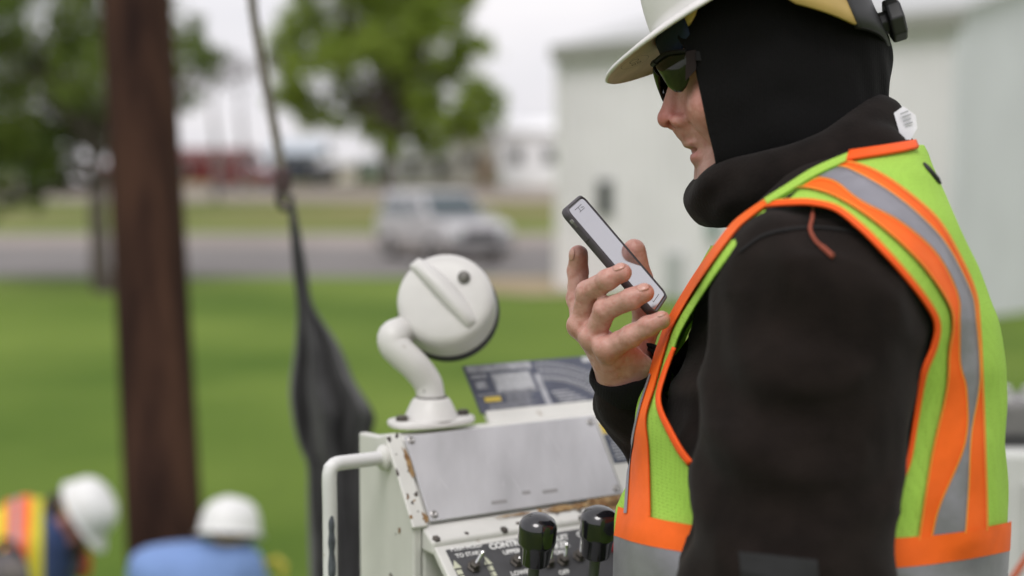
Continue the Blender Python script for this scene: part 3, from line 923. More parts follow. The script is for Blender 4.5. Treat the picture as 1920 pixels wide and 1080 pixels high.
# ================================================================== CONTROL CONSOLE
def worn_paint(name, c, rust_amt=0.5, rscale=26.0, thr=0.63):
    m = mat(name, c, 0.48, var=0.10, vscale=9, coat=.1, detail=8)
    nt = m.node_tree; b = nt.nodes['Principled BSDF']
    tc = nt.nodes.new('ShaderNodeTexCoord')
    n = nt.nodes.new('ShaderNodeTexNoise'); n.inputs['Scale'].default_value = rscale; n.inputs['Detail'].default_value = 8; n.inputs['Roughness'].default_value = .65
    r = nt.nodes.new('ShaderNodeValToRGB'); r.color_ramp.elements[0].position = thr; r.color_ramp.elements[1].position = thr + .05
    r.color_ramp.elements[0].color = (0, 0, 0, 1); r.color_ramp.elements[1].color = (rust_amt,) * 3 + (1,)
    n2 = nt.nodes.new('ShaderNodeTexNoise'); n2.inputs['Scale'].default_value = 90
    r2 = nt.nodes.new('ShaderNodeValToRGB'); r2.color_ramp.elements[0].color = (.10, .05, .02, 1); r2.color_ramp.elements[1].color = (.30, .19, .08, 1)
    mx = nt.nodes.new('ShaderNodeMix'); mx.data_type = 'RGBA'
    lk = nt.links.new
    lk(tc.outputs['Object'], n.inputs['Vector']); lk(tc.outputs['Object'], n2.inputs['Vector'])
    lk(n.outputs['Fac'], r.inputs[0]); lk(n2.outputs['Fac'], r2.inputs[0])
    lk(nt.nodes['ramp'].outputs[0], mx.inputs['A']); lk(r2.outputs[0], mx.inputs['B']); lk(r.outputs[0], mx.inputs['Factor'])
    lk(mx.outputs['Result'], b.inputs['Base Color'])
    return m
M_cons = worn_paint('console_paint', (0.62, 0.615, 0.58), .7, 34, .655)
M_lampw = worn_paint('lamp_paint', (0.61, 0.60, 0.575), .45, 55, .665)
M_rail = worn_paint('handle_paint', (0.68, 0.68, 0.67), .9, 60, .66)
M_plate = mat('brushed_plate', (0.41, 0.405, 0.42), 0.5, metal=.2, col2=(0.56, 0.555, 0.575), vscale=6, stretch=(3.2, 1.1, 1.1), detail=9, bump=.05, bscale=120)
M_panel = mat('panel_dark', (0.052, 0.052, 0.055), 0.5, var=.12, vscale=60)
M_print = mat('print_white', (0.72, 0.72, 0.70), 0.6)
M_printg = mat('print_grey', (0.40, 0.41, 0.42), 0.6)
M_steel = mat('screw_steel', (0.35, 0.34, 0.33), 0.4, metal=.7)
M_darkst = mat('dark_steel', (0.09, 0.08, 0.07), 0.5, metal=.5, var=.3, vscale=100)
M_rubber = mat('rubber', (0.018, 0.018, 0.02), 0.6)
M_rust = mat('rust', (0.16, 0.075, 0.025), 0.9, col2=(0.36, 0.24, 0.11), vscale=70)

def ragged(nm, c, ex, ey, nz, m, par, seed=0, n=22):
    rg_ = np.random.default_rng(seed); vs = []
    for k in range(n):
        a = 2 * math.pi * k / n; p_ = 1 / max(abs(math.cos(a)), abs(math.sin(a)))
        r_ = p_ * rg_.uniform(.45, 1.0)
        vs.append(np.asarray(c) + np.asarray(ex) * r_ * math.cos(a) + np.asarray(ey) * r_ * math.sin(a))
    vs.append(np.asarray(c)); 
    return make(nm, vs, [(k, (k + 1) % n, n) for k in range(n)], m, par, smooth=False)
A = W(748, 816, 1.75)
up = np.array([0, 0, 1.0])
B = hit_plane(1110, 777, A, up)
wv = (B - A); wlen = np.linalg.norm(wv); wv = wv / wlen
fw = np.cross(wv, up); fw = fw if fw[1] < 0 else -fw           # horizontal, out of the front
Cp = hit_plane(800, 986, A, wv)                                # foot of the sloping plate, left
E = hit_plane(696, 808, A, wv)                                 # top back corner of the side panel
kE = np.dot(E - A, fw); zE = E[2] - A[2]
kC = np.dot(Cp - A, fw); zC = Cp[2] - A[2]
Pk = lambda k, z, w=0.0: A + fw * k + up * z + wv * w          # console coordinates
print('console: width', wlen, 'back', kE, zE, 'foot', kC, zC)
WF = wlen + 0.055                                              # full width of the housing
cons = empty('control_console', (Pk(0, 0, wlen / 2)[0], Pk(0, 0, 0)[1], DECK))
tag(cons, 'worn white painted control console with bare metal plate, switches and levers', 'control console')
zbot = DECK - A[2]
kF = kC + 0.004
# side panel with folded flange: profile polygon
lip = 0.010
side = [Pk(kE, zE + .0), Pk(-.02, zE + .004), Pk(-.004, .002), Pk(kC, zC), Pk(kC + .0, zC - .03), Pk(kC - .008, zbot + .001), Pk(kE, zbot + .001)]
o_ = MB().prism([p - wv * .018 for p in side], wv * 0.012).build('side_panel', M_cons, cons); bevel(o_, .003, 2)
body = [Pk(kE + .006, zE - .004), Pk(-.012, zE - .002), Pk(-.003, -.004), Pk(kC - .002, zC - .004), Pk(kC - .002, zC - .05), Pk(kC - .012, zbot + .002), Pk(kE + .006, zbot + .002)]
o_ = MB().prism([p - wv * .005 for p in body], wv * (WF + .005)).build('housing', M_cons, cons); bevel(o_, .004, 2)
# folded edge along the slope of the side panel
sl = (Cp - A) / np.linalg.norm(Cp - A); nrm = np.cross(wv, sl); nrm = nrm if nrm[2] > 0 else -nrm
slen = np.linalg.norm(Cp - A)
o_ = MB().box(Pk(kC / 2, zC / 2) - wv * .010 + nrm * .001, wv * .0105, sl * (slen / 2 + .002), nrm * .0035).build('edge_flange', M_cons, cons); bevel(o_, .002, 2)
for t, ln in ((.28, .018), (.42, .010), (.93, .008)):
    ragged('rust_patch', A + sl * slen * t - wv * .001 + nrm * .0052, wv * .0040, sl * ln, nrm, M_rust, cons, int(t * 100))
# bare metal plate
pc = A + sl * slen * .5 + wv * (wlen / 2 + .002) + nrm * .0022
o_ = MB().box(pc, wv * (wlen / 2 - .003), sl * (slen / 2 - .003), nrm * .0014).build('metal_plate', M_plate, cons); bevel(o_, .0012, 1); plate = o_
for a, b in ((.012, .010), (.012, slen - .012), (wlen - .01, .012), (wlen - .008, slen - .012)):
    q = A + wv * a + sl * b + nrm * .0034
    s_ = MB().lathe(q, nrm, [(.0052, 0), (.0052, .0012), (.003, .0022), (.0016, .0018), (.0005, .0006)], 14).build('screw', M_steel, plate, smooth=True)
for a, b, l_ in ((.105, slen * .87, .011), (.182, slen * .83, .011), (.147, slen * .81, .006)):
    MB().box(A + wv * a + sl * b + nrm * .0037, wv * l_, sl * .0022, nrm * .0002).build('worn_mark', mat('mark_grey', (.28, .27, .27), .6), plate)
rg = np.random.default_rng(77)
M_scr = mat('scratch_pale', (.63, .625, .64), .5)
for k in range(16):                  # faint scratches
    a = rg.uniform(.03, wlen - .03); b = rg.uniform(.2, .8); l__ = rg.uniform(.006, .026); an = rg.normal(.12, .22)
    dv = sl * math.cos(an) + wv * math.sin(an); q = A + wv * a + sl * slen * b + nrm * .00368
    if not (.1 < b + l__ / slen and b - l__ / slen > .06 and b + l__ / slen < .94): continue
    cr_s = np.cross(dv, nrm) * rg.uniform(.00015, .0004)
    make('scratch', [q - dv * l__, q + cr_s, q + dv * l__, q - cr_s], [(0, 1, 2, 3)], M_scr, plate, smooth=False)
# rust bleeding under the plate, right, and along the foot
ledge_jobs = [(wlen - .028, .10, .036, .55, 3), (wlen * .70, .06, .045, .20, 4), (wlen * .93, .35, .016, .45, 5), (wlen * .42, .04, .03, .08, 6)]
# ledge below the plate and control panel
l0 = hit_plane(812, 1019, A - wv * .004, wv)
kL, zL = np.dot(l0 - A, fw), l0[2] - A[2]
p_end = hit_plane(842, 1082, A - wv * .004, wv)
kP, zP = np.dot(p_end - A, fw), p_end[2] - A[2]
print('ledge', kL, zL, 'panel', kP, zP)
o_ = MB().prism([Pk(kC - .004, zC + .001, -.006), Pk(kL + .003, zL + .002, -.006), Pk(kL + .003, zL - .014, -.006), Pk(kC - .004, zC - .03, -.006)], wv * (WF + .01)).build('ledge', M_cons, cons); bevel(o_, .004, 3)
le = Pk(kL, zL) - Pk(kC, zC); ln_ = np.linalg.norm(le); le /= ln_; lnr = np.cross(wv, le); lnr = lnr if lnr[2] > 0 else -lnr
for a_, b_, hw_, hh_, sd_ in ledge_jobs:
    ragged('rust_patch', Pk(kC, zC, a_) + le * ln_ * (b_ + .15) + lnr * .0030, wv * hw_, le * ln_ * hh_, lnr, M_rust, cons, sd_, 30)
ps = np.array(Pk(kP, zP) - Pk(kL, zL)); pl_ = np.linalg.norm(ps); ps = ps / pl_
pn = np.cross(wv, ps); pn = pn if pn[2] > 0 else -pn
PL = 0.20
p00 = Pk(kL, zL) + ps * .004
pan = MB().box(p00 + wv * (WF / 2) + ps * PL / 2 - pn * .006, wv * (WF / 2 + .004), ps * PL / 2, pn * .005).build('panel_frame', M_cons, cons); bevel(pan, .002, 2)
dpan = MB().box(p00 + wv * (WF / 2 + .001) + ps * (PL / 2 + .004) - pn * .0005, wv * (WF / 2 - .007), ps * (PL / 2 - .004), pn * .0008).build('switch_panel', M_panel, cons)
MB().box(p00 + wv * (WF / 2 + .001) + ps * (PL / 2 + .02) - pn * .075, wv * (WF / 2 - .012), ps * (PL / 2 - .03), pn * .06).build('panel_box', mat('panel_box_grey', (.11, .12, .12), .6), cons)
for px, py in ((817, 1013), (944, 996), (1090, 975)):
    q = hit_plane(px, py, Pk(kC + (kL - kC) * .6, zC + (zL - zC) * .6), np.cross(wv, Pk(kL, zL) - Pk(kC, zC)))
    MB().lathe(q, pn, [(.0055, -.001), (.0055, .003), (.004, .0045), (.001, .005)], 6).build('bolt', M_darkst, cons)
top = p00 + pn * .0004
def on_panel(px, py, lift=.0):
    return hit_plane(px, py, top + pn * lift, pn)
tu = -ps
def ptext(body, px, py, size, m=M_print, thick=0.0, nm='lettering', ys=1.0):
    text(nm, body, on_panel(px, py, .0006), wv, tu, size, m, dpan, thick, yscale=ys)
sc_p = 1.62 / F
ptext('PUSH HOLD', 846, 1034, .0078, M_print, .0002)
ptext('TO START', 856, 1046, .0078, M_print, .0002)
ptext('CONTROL', 920, 1030, .0115, M_print, .0006)
ptext('UPPER', 945, 1040, .0085, M_print, .00035)
ptext('LOWER', 960, 1080, .0085, M_print, .00035)
ptext('CIRCUIT', 1014, 1019, .0110, M_print, .0005)
ptext('BREAKER', 1008, 1034, .0115, M_print, .0005)
ptext('ON', 1041, 1040, .0085, M_print, .00035)
ptext('OFF', 1050, 1078, .0085, M_print, .00035)
ptext('O', 1084, 1007, .0105, M_print, .0005)
MB().box(on_panel(916, 1063, .0007), wv * .0006, ps * .028, pn * .0002).build('divider_line', M_panel, dpan)
for px, py in ((851, 1050), (909, 1043)):          # stepped arrows
    q = on_panel(px, py, .0006)
    ar = MB()
    ar.add([q, q + ps * .012 + wv * .0055, q + ps * .012 - wv * .0055], [(0, 1, 2)])
    for k in range(3):
        c0 = q + ps * (.0145 + k * .0085)
        ar.add([c0 + wv * .0036, c0 + wv * .0036 + ps * .0065, c0 - wv * .0036 + ps * .0065, c0 - wv * .0036], [(0, 1, 2, 3)])
    ar.build('arrow_print', mat('arrow_pale', (.52, .53, .40), .6), dpan)
def toggle(px, py, tilt):
    q = on_panel(px, py, .0)
    s_ = MB().lathe(q, pn, [(.0085, 0), (.0085, .002), (.0065, .003), (.0065, .008), (.005, .009), (.001, .009)], 6).build('switch', M_darkst, dpan, smooth=True, ang=25)
    d = pn + tu * tilt[0] + wv * tilt[1]; d /= np.linalg.norm(d)
    MB().tube([q + pn * .007, q + d * .016, q + d * .021, q + d * .0235], [.0018, .0025, .0031, .0015], 12).build('switch_bat', mat('chrome', (.75, .75, .75), .15, metal=.95), s_, smooth=True)
toggle(888, 1064, (.35, .5))
toggle(968, 1054, (-.1, .9))
toggle(1028, 1056, (.6, .25))
toggle(1055, 1052, (.6, .25))
toggle(1085, 1044, (.6, .25))
M_knob = mat('glossy_black', (0.010, 0.010, 0.013), 0.16, spec=.6, coat=.5)
def lever(px, py, D, foot_px, foot_py):
    kc = W(px, py, D)                       # centre of the knob
    foot = on_panel(foot_px, foot_py, .0)
    ax = up * .95 + fw * .25 - wv * .06; ax /= np.linalg.norm(ax)
    foot = kc - ax * (np.dot(kc - top, pn) / np.dot(ax, pn))
    r = .0210
    h_ = empty('control_lever', foot); h_.parent = cons
    h_.matrix_basis = world_of(cons).inverted() @ Matrix.Translation(Vector(foot))
    MB().lathe(kc, ax, [(.004, -.031), (.0150, -.031), (.0160, -.029), (.0182, -.009), (.0205, -.006), (r, -.003), (r, .011), (.0207, .0155), (.0182, .0205), (.0130, .0245), (.006, .0268), (.0008, .0273)], 40).build('knob', M_knob, h_, smooth=True, ang=50)
    MB().tube([foot, kc - ax * .03], .0062, 16).build('stem', mat('stem_grey', (.09, .09, .095), .4, metal=.4), h_, smooth=True)
    pr_ = [(.02, 0), (.021, .004)]
    for k in range(4): pr_ += [(.019 - k * .0022, .006 + k * .007), (.0165 - k * .002, .009 + k * .007)]
    pr_ += [(.009, .036), (.008, .040)]
    MB().lathe(foot, ax, pr_, 24).build('boot', M_rubber, h_, smooth=True)
lever(1007, 1008, 1.545, 998, 1105)
lever(1122, 994, 1.56, 1108, 1092)
# red button behind the second knob
q = on_panel(1151, 1026, .0)
MB().lathe(q, pn, [(.009, 0), (.009, .006), (.007, .009), (.001, .0095)], 20).build('push_button', mat('red_button', (.35, .02, .03), .4), dpan, smooth=True)
# top rail of the console and warning decal on its right shoulder
dq = A + wv * (wlen + .0275) + sl * .038
rs = MB().box(A + wv * (wlen + .028) + sl * (slen / 2 + .0) - nrm * .0022, wv * .026, sl * (slen / 2 - .002), nrm * .003).build('shoulder_panel', M_cons, cons)
M_navy = mat('decal_navy', (0.045, 0.055, 0.085), .5)
M_yel = mat('decal_yellow', (0.62, 0.46, 0.06), .5)
ax_ = A + wv * (wlen + .021) + nrm * .0014
MB().box(ax_ + sl * .022, wv * .016, sl * .008, nrm * .0004).build('warning_decal', M_yel, rs)
MB().box(ax_ + sl * .053, wv * .016, sl * .021, nrm * .0004).build('warning_decal', M_navy, rs)
tri = MB().add([ax_ + sl * .017 + nrm * .0007, ax_ + sl * .026 + wv * .006 + nrm * .0007, ax_ + sl * .026 - wv * .006 + nrm * .0007], [(0, 1, 2)]).build('warning_triangle', M_panel, rs)
for k in range(8):
    MB().box(ax_ + sl * (.037 + k * .0045) + nrm * .0007 + wv * random.uniform(-.002, .001), wv * random.uniform(.008, .0125), sl * .0009, nrm * .0001).build('print_line', M_printg, rs)
rg = np.random.default_rng(31)
for k in range(34):                                           # chipped paint along edges and faces
    t = rg.random()
    if k < 14: q = A + sl * slen * t - wv * (.0205 - .018 * rg.random()) + nrm * .0047; ex, ey, nz_ = wv, sl, nrm
    elif k < 24: q = Pk(kE + (kC - kE) * rg.random(), zC - .3 * rg.random()) - wv * .0186; ex, ey, nz_ = fw, up, -wv
    else: q = Pk(kC, zC, rg.random() * wlen) + le * ln_ * (.2 + .7 * rg.random()) + lnr * .0031; ex, ey, nz_ = wv, le, lnr
    r_ = .0009 + .0016 * rg.random() ** 2
    ragged('paint_chip', q, ex * r_ * (1 + rg.random()), ey * r_ * (1 + 1.6 * rg.random()), nz_, M_rust if rg.random() < .4 else M_darkst, cons, 100 + k, 9)
# grab handle on the left side
hb = hit_plane(722, 858, A - wv * .02, wv); h1 = W(640, 868, np.dot(hb - CAM, CF) - .05)
bend = W(618, 888, np.dot(hb - CAM, CF) - .062); down = bend - up * .02; low = W(620, 1120, np.dot(hb - CAM, CF) - .05)
pts = resample([hb, hb + (h1 - hb) * .5, h1, W(626, 872, np.dot(hb - CAM, CF) - .059), bend, bend * .7 + low * .3, bend * .4 + low * .6, low], 40)
pts = list(pts) + [np.array([low[0] + .0, low[1], DECK + .2]), hb * [1, 1, 0] + np.array([0, 0, DECK + .18])]
gh = MB().tube(pts, .0088, 16).build('grab_handle', M_rail, cons, smooth=True)
MB().lathe(hb, -wv, [(.016, -.001), (.016, .004), (.012, .008), (.0095, .010)], 20).build('handle_boss', M_cons, gh, smooth=True)
for t in (5, 17, 21, 24):                                     # chips in the paint
    q = pts[t] + np.array([-.3, -.8, .2]) * .0083
    MB().lathe(q, np.array([-.3, -.8, .2]), [(.0018, -.001), (.0022, .0006), (.0008, .0008)], 7).build('paint_chip', M_darkst, gh)
st_ = [p + np.array([.35, -.93, 0]) * .0062 for p in pts[22:36]]
MB().tube(st_, [.001, .003, .0042, .0045, .004, .0045, .005, .0045, .004, .0045, .005, .0052, .005, .004], 8).build('worn_streak', mat('bare_steel', (.10, .11, .13), .5, metal=.4, var=.4, vscale=60), gh, smooth=True)

# load chart sign behind the console
Q = W(903, 774, 1.90)
TL = hit_plane(868, 686, Q, wv)
sv = Q - TL; sh = np.linalg.norm(sv); sv /= sh
sw = np.dot(hit_plane(1165, 768, Q, np.cross(wv, sv)) - Q, wv) + .02
sn = np.cross(wv, sv); sn = sn if np.dot(sn, CAM - Q) > 0 else -sn
sg = MB().box(TL + sv * sh / 2 + wv * sw / 2 - sn * .002, wv * sw / 2, sv * sh / 2, sn * .0018).build('load_chart_sign', mat('chart_navy', (.075, .082, .115), .55, var=.15, vscale=25), cons)
MB().box(TL + sv * (sh + .012) + wv * (sw / 2 + .005) - sn * .004, wv * (sw / 2 - .002), sv * .014, sn * .004).build('sign_bracket', M_cons, cons)
SP = lambda a, b, l=.0004: TL + wv * a * sw + sv * b * sh + sn * l
M_cg = mat('chart_grey', (.33, .335, .36), .6, var=.25, vscale=120)
M_cp = mat('chart_pale', (.48, .485, .50), .6, var=.15, vscale=150)
def patch(a0, a1, b0, b1, m, nm='chart_block', l=.0006): 
    return make(nm, [SP(a0, b0, l), SP(a1, b0, l), SP(a1, b1, l), SP(a0, b1, l)], [(0, 1, 2, 3)], m, sg, smooth=False)
patch(.01, .44, .02, .17, M_cg); patch(.15, .41, .22, .62, M_cg)
patch(.17, .40, .25, .58, M_cp, l=.0009)
patch(.02, .42, .64, .655, M_cp); patch(.05, .155, .70, .80, M_yel)
patch(.02, .12, .22, .30, M_cg); patch(.03, .10, .36, .52, M_cg); patch(.43, .47, .3, .98, M_cg)
rl = MB()
for k in range(7):
    b = .68 + k * .044
    a = .19 + (0 if b < .82 else -.13)
    p_ = [SP(a, b, .0007), SP(.19 + random.uniform(.13, .21), b, .0007), SP(.34, b + .018, .0007), SP(a, b + .018, .0007)]
    rl.add(p_, [(0, 1, 2, 3)])
for k in range(5):
    b = .26 + k * .065
    rl.add([SP(.18, b, .0012), SP(.39, b, .0012), SP(.39, b + .012, .0012), SP(.18, b + .012, .0012)], [(0, 1, 2, 3)])
rl.build('print_lines', M_cg, sg)
fan = MB()                          # reach diagram: arcs and spokes
c0 = (.47, 1.30); asp = sh / sw
for r_ in (.36, .385, .45, .52):
    for k in range(40):
        t0, t1 = R(4 + k * 2.1), R(4 + (k + 1) * 2.1)
        q = [(c0[0] + r * math.cos(t), c0[1] - r * math.sin(t) / asp * .74) for r, t in ((r_, t0), (r_ + .006, t0), (r_ + .006, t1), (r_, t1))]
        if all(0 < a < .99 and .03 < b < .98 for a, b in q): fan.add([SP(a, b, .0008) for a, b in q], [(0, 1, 2, 3)])
for k in range(22):
    t = R(5 + k * 4); r0_, r1_ = .36, .52
    q = [(c0[0] + r * math.cos(t + d), c0[1] - r * math.sin(t + d) / asp * .74) for r, d in ((r0_, 0), (r1_, 0), (r1_, .014), (r0_, .014))]
    if all(0 < a < .99 and .03 < b < .98 for a, b in q): fan.add([SP(a, b, .0009) for a, b in q], [(0, 1, 2, 3)])
fan.build('reach_diagram', M_cp, sg)
patch(.80, .87, .03, .14, M_cp); 
for k in range(4): patch(.5 + .01 * k, .62 + .03 * k, .70 + k * .07, .74 + k * .07, M_cg)

# ================================================================== WORK LAMP on the console's corner
fb_ = hit_plane(808, 797, Pk(0, zE + .004), up); fc = fb_ + np.array([0, .012, 0]); lampD = float(np.dot(fc - CAM, CF))
print('lampD', lampD)
lam = empty('work_lamp', fc)
tag(lam, 'round white work lamp on a bent pipe arm bolted to the console corner', 'lamp')
# flange: flat oval foot with a cone
fl = MB(); n = 40; vs = []; 
def oval(t, a, b): 
    c, s_ = math.cos(t), math.sin(t); p_ = 2.6
    return wv * a * math.copysign(abs(c) ** (2 / p_), c) + fw * b * math.copysign(abs(s_) ** (2 / p_), s_)
rings = [(0.0, .058, .034), (.004, .0595, .0355), (.0075, .058, .034), (.0085, .054, .030)]
vs = [fc + up * h + oval(2 * math.pi * k / n, a, b) for h, a, b in rings for k in range(n)]
fs = [(i * n + k, i * n + (k + 1) % n, (i + 1) * n + (k + 1) % n, (i + 1) * n + k) for i in range(3) for k in range(n)] + [tuple(range(n))[::-1], tuple(3 * n + k for k in range(n))]
fl.add(vs, fs); 
flo = fl.build('flange', M_lampw, lam, smooth=True, ang=60)
MB().lathe(fc + up * .0082, up, [(.036, 0), (.033, .006), (.0255, .022), (.0215, .026), (.018, .027)], 32).build('cone_base', M_lampw, lam, smooth=True, ang=50)
for s_ in (-1, 1):
    MB().lathe(fc + wv * .045 * s_ + up * .0085 + fw * .004, up, [(.0085, 0), (.0085, .005), (.006, .0065), (.001, .007)], 6).build('bolt', M_darkst, flo)
jt = W(807, 762, lampD); jt[:2] = fc[:2]
path = [jt - up * .012, jt + up * .004, W(807, 738, lampD), W(801, 716, lampD), W(780, 688, lampD - .005), W(752, 662, lampD - .006), W(738, 646, lampD - .004), W(738, 630, lampD), W(752, 622, lampD + .018), W(776, 610, lampD + .040)]
arm = MB().tube(resample(path, 44), [.0185] * 8 + list(np.linspace(.0185, .0205, 22)) + list(np.linspace(.0205, .0185, 14)), 28).build('arm', M_lampw, lam, smooth=True)
MB().lathe(fc + up * .0352, up, [(.0188, -.0008), (.0208, -.0006), (.0208, .0006), (.0188, .0008)], 32).build('joint_line', M_darkst, lam, smooth=True)
for px, py in ((797, 733), (767, 651)):
    q = W(px, py, lampD - .0165)
    MB().lathe(q, CAM - q, [(.0022, -.003), (.0022, .0006), (.0005, .0008)], 10).build('grub_screw', M_darkst, arm)
# head: axis runs from the back cover (towards us) to the lens (away, down)
hc = W(834, 559, lampD + .015); LS = 1.09
hax = CF * .94 - CU * .33 + CR * .05; hax /= np.linalg.norm(hax)
rad = .0605
MB().lathe(hc, hax, [(a * LS, b * LS) for a, b in [(.001, -.006), (.030, -.0055), (.048, -.003), (.0545, .000), (.0575, .004), (.0588, .010), (.0595, .034), (.0600, .044), (.052, .045)]], 64, ref=CU).build('housing', M_lampw, lam, smooth=True, ang=60)
MB().lathe(hc, hax, [(a * LS, b * LS) for a, b in [(.052, .0440), (.0612, .0445), (.0628, .048), (.0628, .058), (.0605, .061), (.054, .0615)]], 64).build('rubber_rim', M_rubber, lam, smooth=True, ang=50)
MB().lathe(hc, hax, [(a * LS, b * LS) for a, b in [(.053, .059), (.04, .064), (.02, .067), (.001, .068)]], 40).build('lens', mat('lamp_lens', (.5, .52, .52), .1, spec=.8), lam, smooth=True)
# raised fin across the back cover
ha = CR - hax * np.dot(CR, hax); ha /= np.linalg.norm(ha); hb2 = np.cross(hax, ha); hb2 = hb2 if np.dot(hb2, CU) > 0 else -hb2
fd = ha * .66 - hb2 * .75; fd /= np.linalg.norm(fd); fp = ha * .75 + hb2 * .66; fp /= np.linalg.norm(fp)
fc2 = hc + (ha * -.002 + hb2 * .006)
vs = []; fs = []; nA = 24
sect = [(-.0125, .0), (-.012, .007), (-.010, .0125), (-.006, .0155), (-.001, .016), (.006, .012), (.011, .006), (.013, .0)]
for i in range(nA + 1):
    u = -1 + 2 * i / nA
    hgt = max(0.02, (1 - abs(u) ** 3.0)) ** .6
    wd = .55 + .45 * (1 - u * u)
    for a, b in sect:
        vs.append(fc2 + fd * u * .060 + fp * (a * wd * 1.2 + .004 * (1 - u * u)) - hax * (b * 1.1 * hgt + .001))
ns = len(sect)
for i in range(nA):
    for j in range(ns - 1): fs.append((i * ns + j, i * ns + j + 1, (i + 1) * ns + j + 1, (i + 1) * ns + j))
fs += [tuple(range(ns)), tuple(nA * ns + j for j in range(ns))[::-1]]
make('fin', vs, fs, M_lampw, lam)
q = hit_plane(870, 521, hc - hax * .004, hax)
MB().lathe(q, -hax, [(.0085, -.002), (.0085, .003), (.0075, .007), (.004, .009), (.0005, .0095)], 20).build('cap_nut', mat('aged_nut', (.15, .145, .13), .5, metal=.4, var=.3, vscale=120), lam, smooth=True)

# ================================================================== HOIST ROPE AND HANGING BLACK TARP
hD = 3.05
rp = [W(452, -420, hD), W(468, -60, hD), W(484, 80, hD), W(505, 190, hD), W(522, 280, hD), W(532, 338, hD), W(538, 372, hD)]
rope = empty('hoist_rope', rp[-1]); tag(rope, 'grey hoist rope with dark hook and shackle above the black tarp', 'rope')
M_rope = mat('rope_grey', (.16, .145, .12), .9, var=.2, vscale=60)
pts = resample(rp, 80); vs_ = MB()
for ph_ in (0, 2.09, 4.19):                         # three twisted strands
    q = []
    for i, p_ in enumerate(pts):
        a = ph_ + i * .9
        q.append(p_ + .0058 * (math.cos(a) * np.array([1, 0, 0]) + math.sin(a) * np.array([0, 1, 0])))
    vs_.tube(q, .0062, 7)
vs_.build('strands', M_rope, rope, smooth=True)
hk = resample([W(531, 330, hD), W(528, 352, hD), W(522, 372, hD), W(530, 390, hD), W(545, 388, hD), W(549, 372, hD)], 20)
MB().tube(hk, [.0075] * 12 + list(np.linspace(.0075, .004, 8)), 10).build('hook', mat('hook_iron', (.05, .04, .038), .6, metal=.4), rope, smooth=True)
MB().lathe(W(531, 338, hD), up, [(.006, -.03), (.016, -.022), (.018, 0), (.016, .022), (.006, .03)], 14).build('swivel', mat('swivel_iron', (.055, .03, .03), .6), rope, smooth=True)
# tarp: gathered at the hook and falling in folds
L_e = [(536, 366), (541, 385), (544, 430), (549, 500), (556, 580), (550, 660), (540, 740), (546, 800), (560, 850), (576, 880), (580, 960), (583, 1080), (585, 1240)]
R_e = [(550, 366), (553, 385), (562, 430), (575, 500), (590, 575), (640, 638), (668, 702), (702, 760), (694, 800), (692, 850), (697, 900), (700, 960), (704, 1080), (706, 1240)]
A_ = resample(L_e, 70); B_ = resample(R_e, 70)
n = 70; m_ = 49; vs = []; fs = []
for i in range(n):
    t = i / (n - 1); wpx = np.linalg.norm(B_[i] - A_[i])
    for j in range(m_):                # closed sleeve of pleats: front and back
        a = 2 * math.pi * j / (m_ - 1)
        c = (A_[i] + B_[i]) / 2; hw = wpx / 2
        fold = 1 + .42 * math.sin(7 * a + 1.2 + 1.5 * t) + .22 * math.sin(12 * a - 2 * t + 3 * math.sin(4 * t))
        x = c[0] + hw * (math.cos(a) + .06 * math.sin(6 * a + 3 * t) * abs(math.sin(a))); dep = .85 * hw * hD / F * math.sin(a) * fold
        x += 3.5 * math.sin(9 * t + 2 * math.cos(a)) * min(1, wpx / 90); y = c[1] + 8 * math.sin(3 * a + 4 * t) * min(1, wpx / 120)
        vs.append(W(x, y, hD - dep))
for i in range(n - 1):
    for j in range(m_ - 1): fs.append((i * m_ + j, i * m_ + j + 1, (i + 1) * m_ + j + 1, (i + 1) * m_ + j))
tp = make('hanging_tarp', vs, fs, mat('black_tarp', (.036, .0355, .036), .8, spec=.25, var=.45, vscale=8, bump=.5, bscale=25, bdist=.004, sheen=.2), origin=rp[-1])
tag(tp, 'black folded tarp hanging from the hoist hook left of the lamp', 'tarp')

# ================================================================== THE WORKER WITH THE PHONE
HD = 1.47                                # distance of the middle of his body
S = HD / F
M_skin = mat('skin', (0.50, 0.245, 0.200), 0.44, spec=.42, sub=.1, col2=(0.61, 0.345, 0.290), vscale=85, detail=8, bump=.55, bscale=300, bdist=.0010)
M_knit = mat('black_knit', (0.0068, 0.0064, 0.0068), 0.95, spec=.12, bump=.4, bscale=260, bdist=.0015, sheen=.03)
wave_bump(M_knit, 120, .22, .0010, 'X')
M_fleece = mat('dark_fleece', (0.0088, 0.0064, 0.0055), 0.95, spec=.08, col2=(0.0150, 0.0108, 0.0093), vscale=26, bump=.35, bscale=330, bdist=.002, sheen=.05)
M_collar = mat('collar_fleece', (0.0090, 0.0070, 0.0064), 0.95, spec=.08, col2=(0.0150, 0.0115, 0.0104), vscale=34, bump=.4, bscale=300, bdist=.002, sheen=.05)

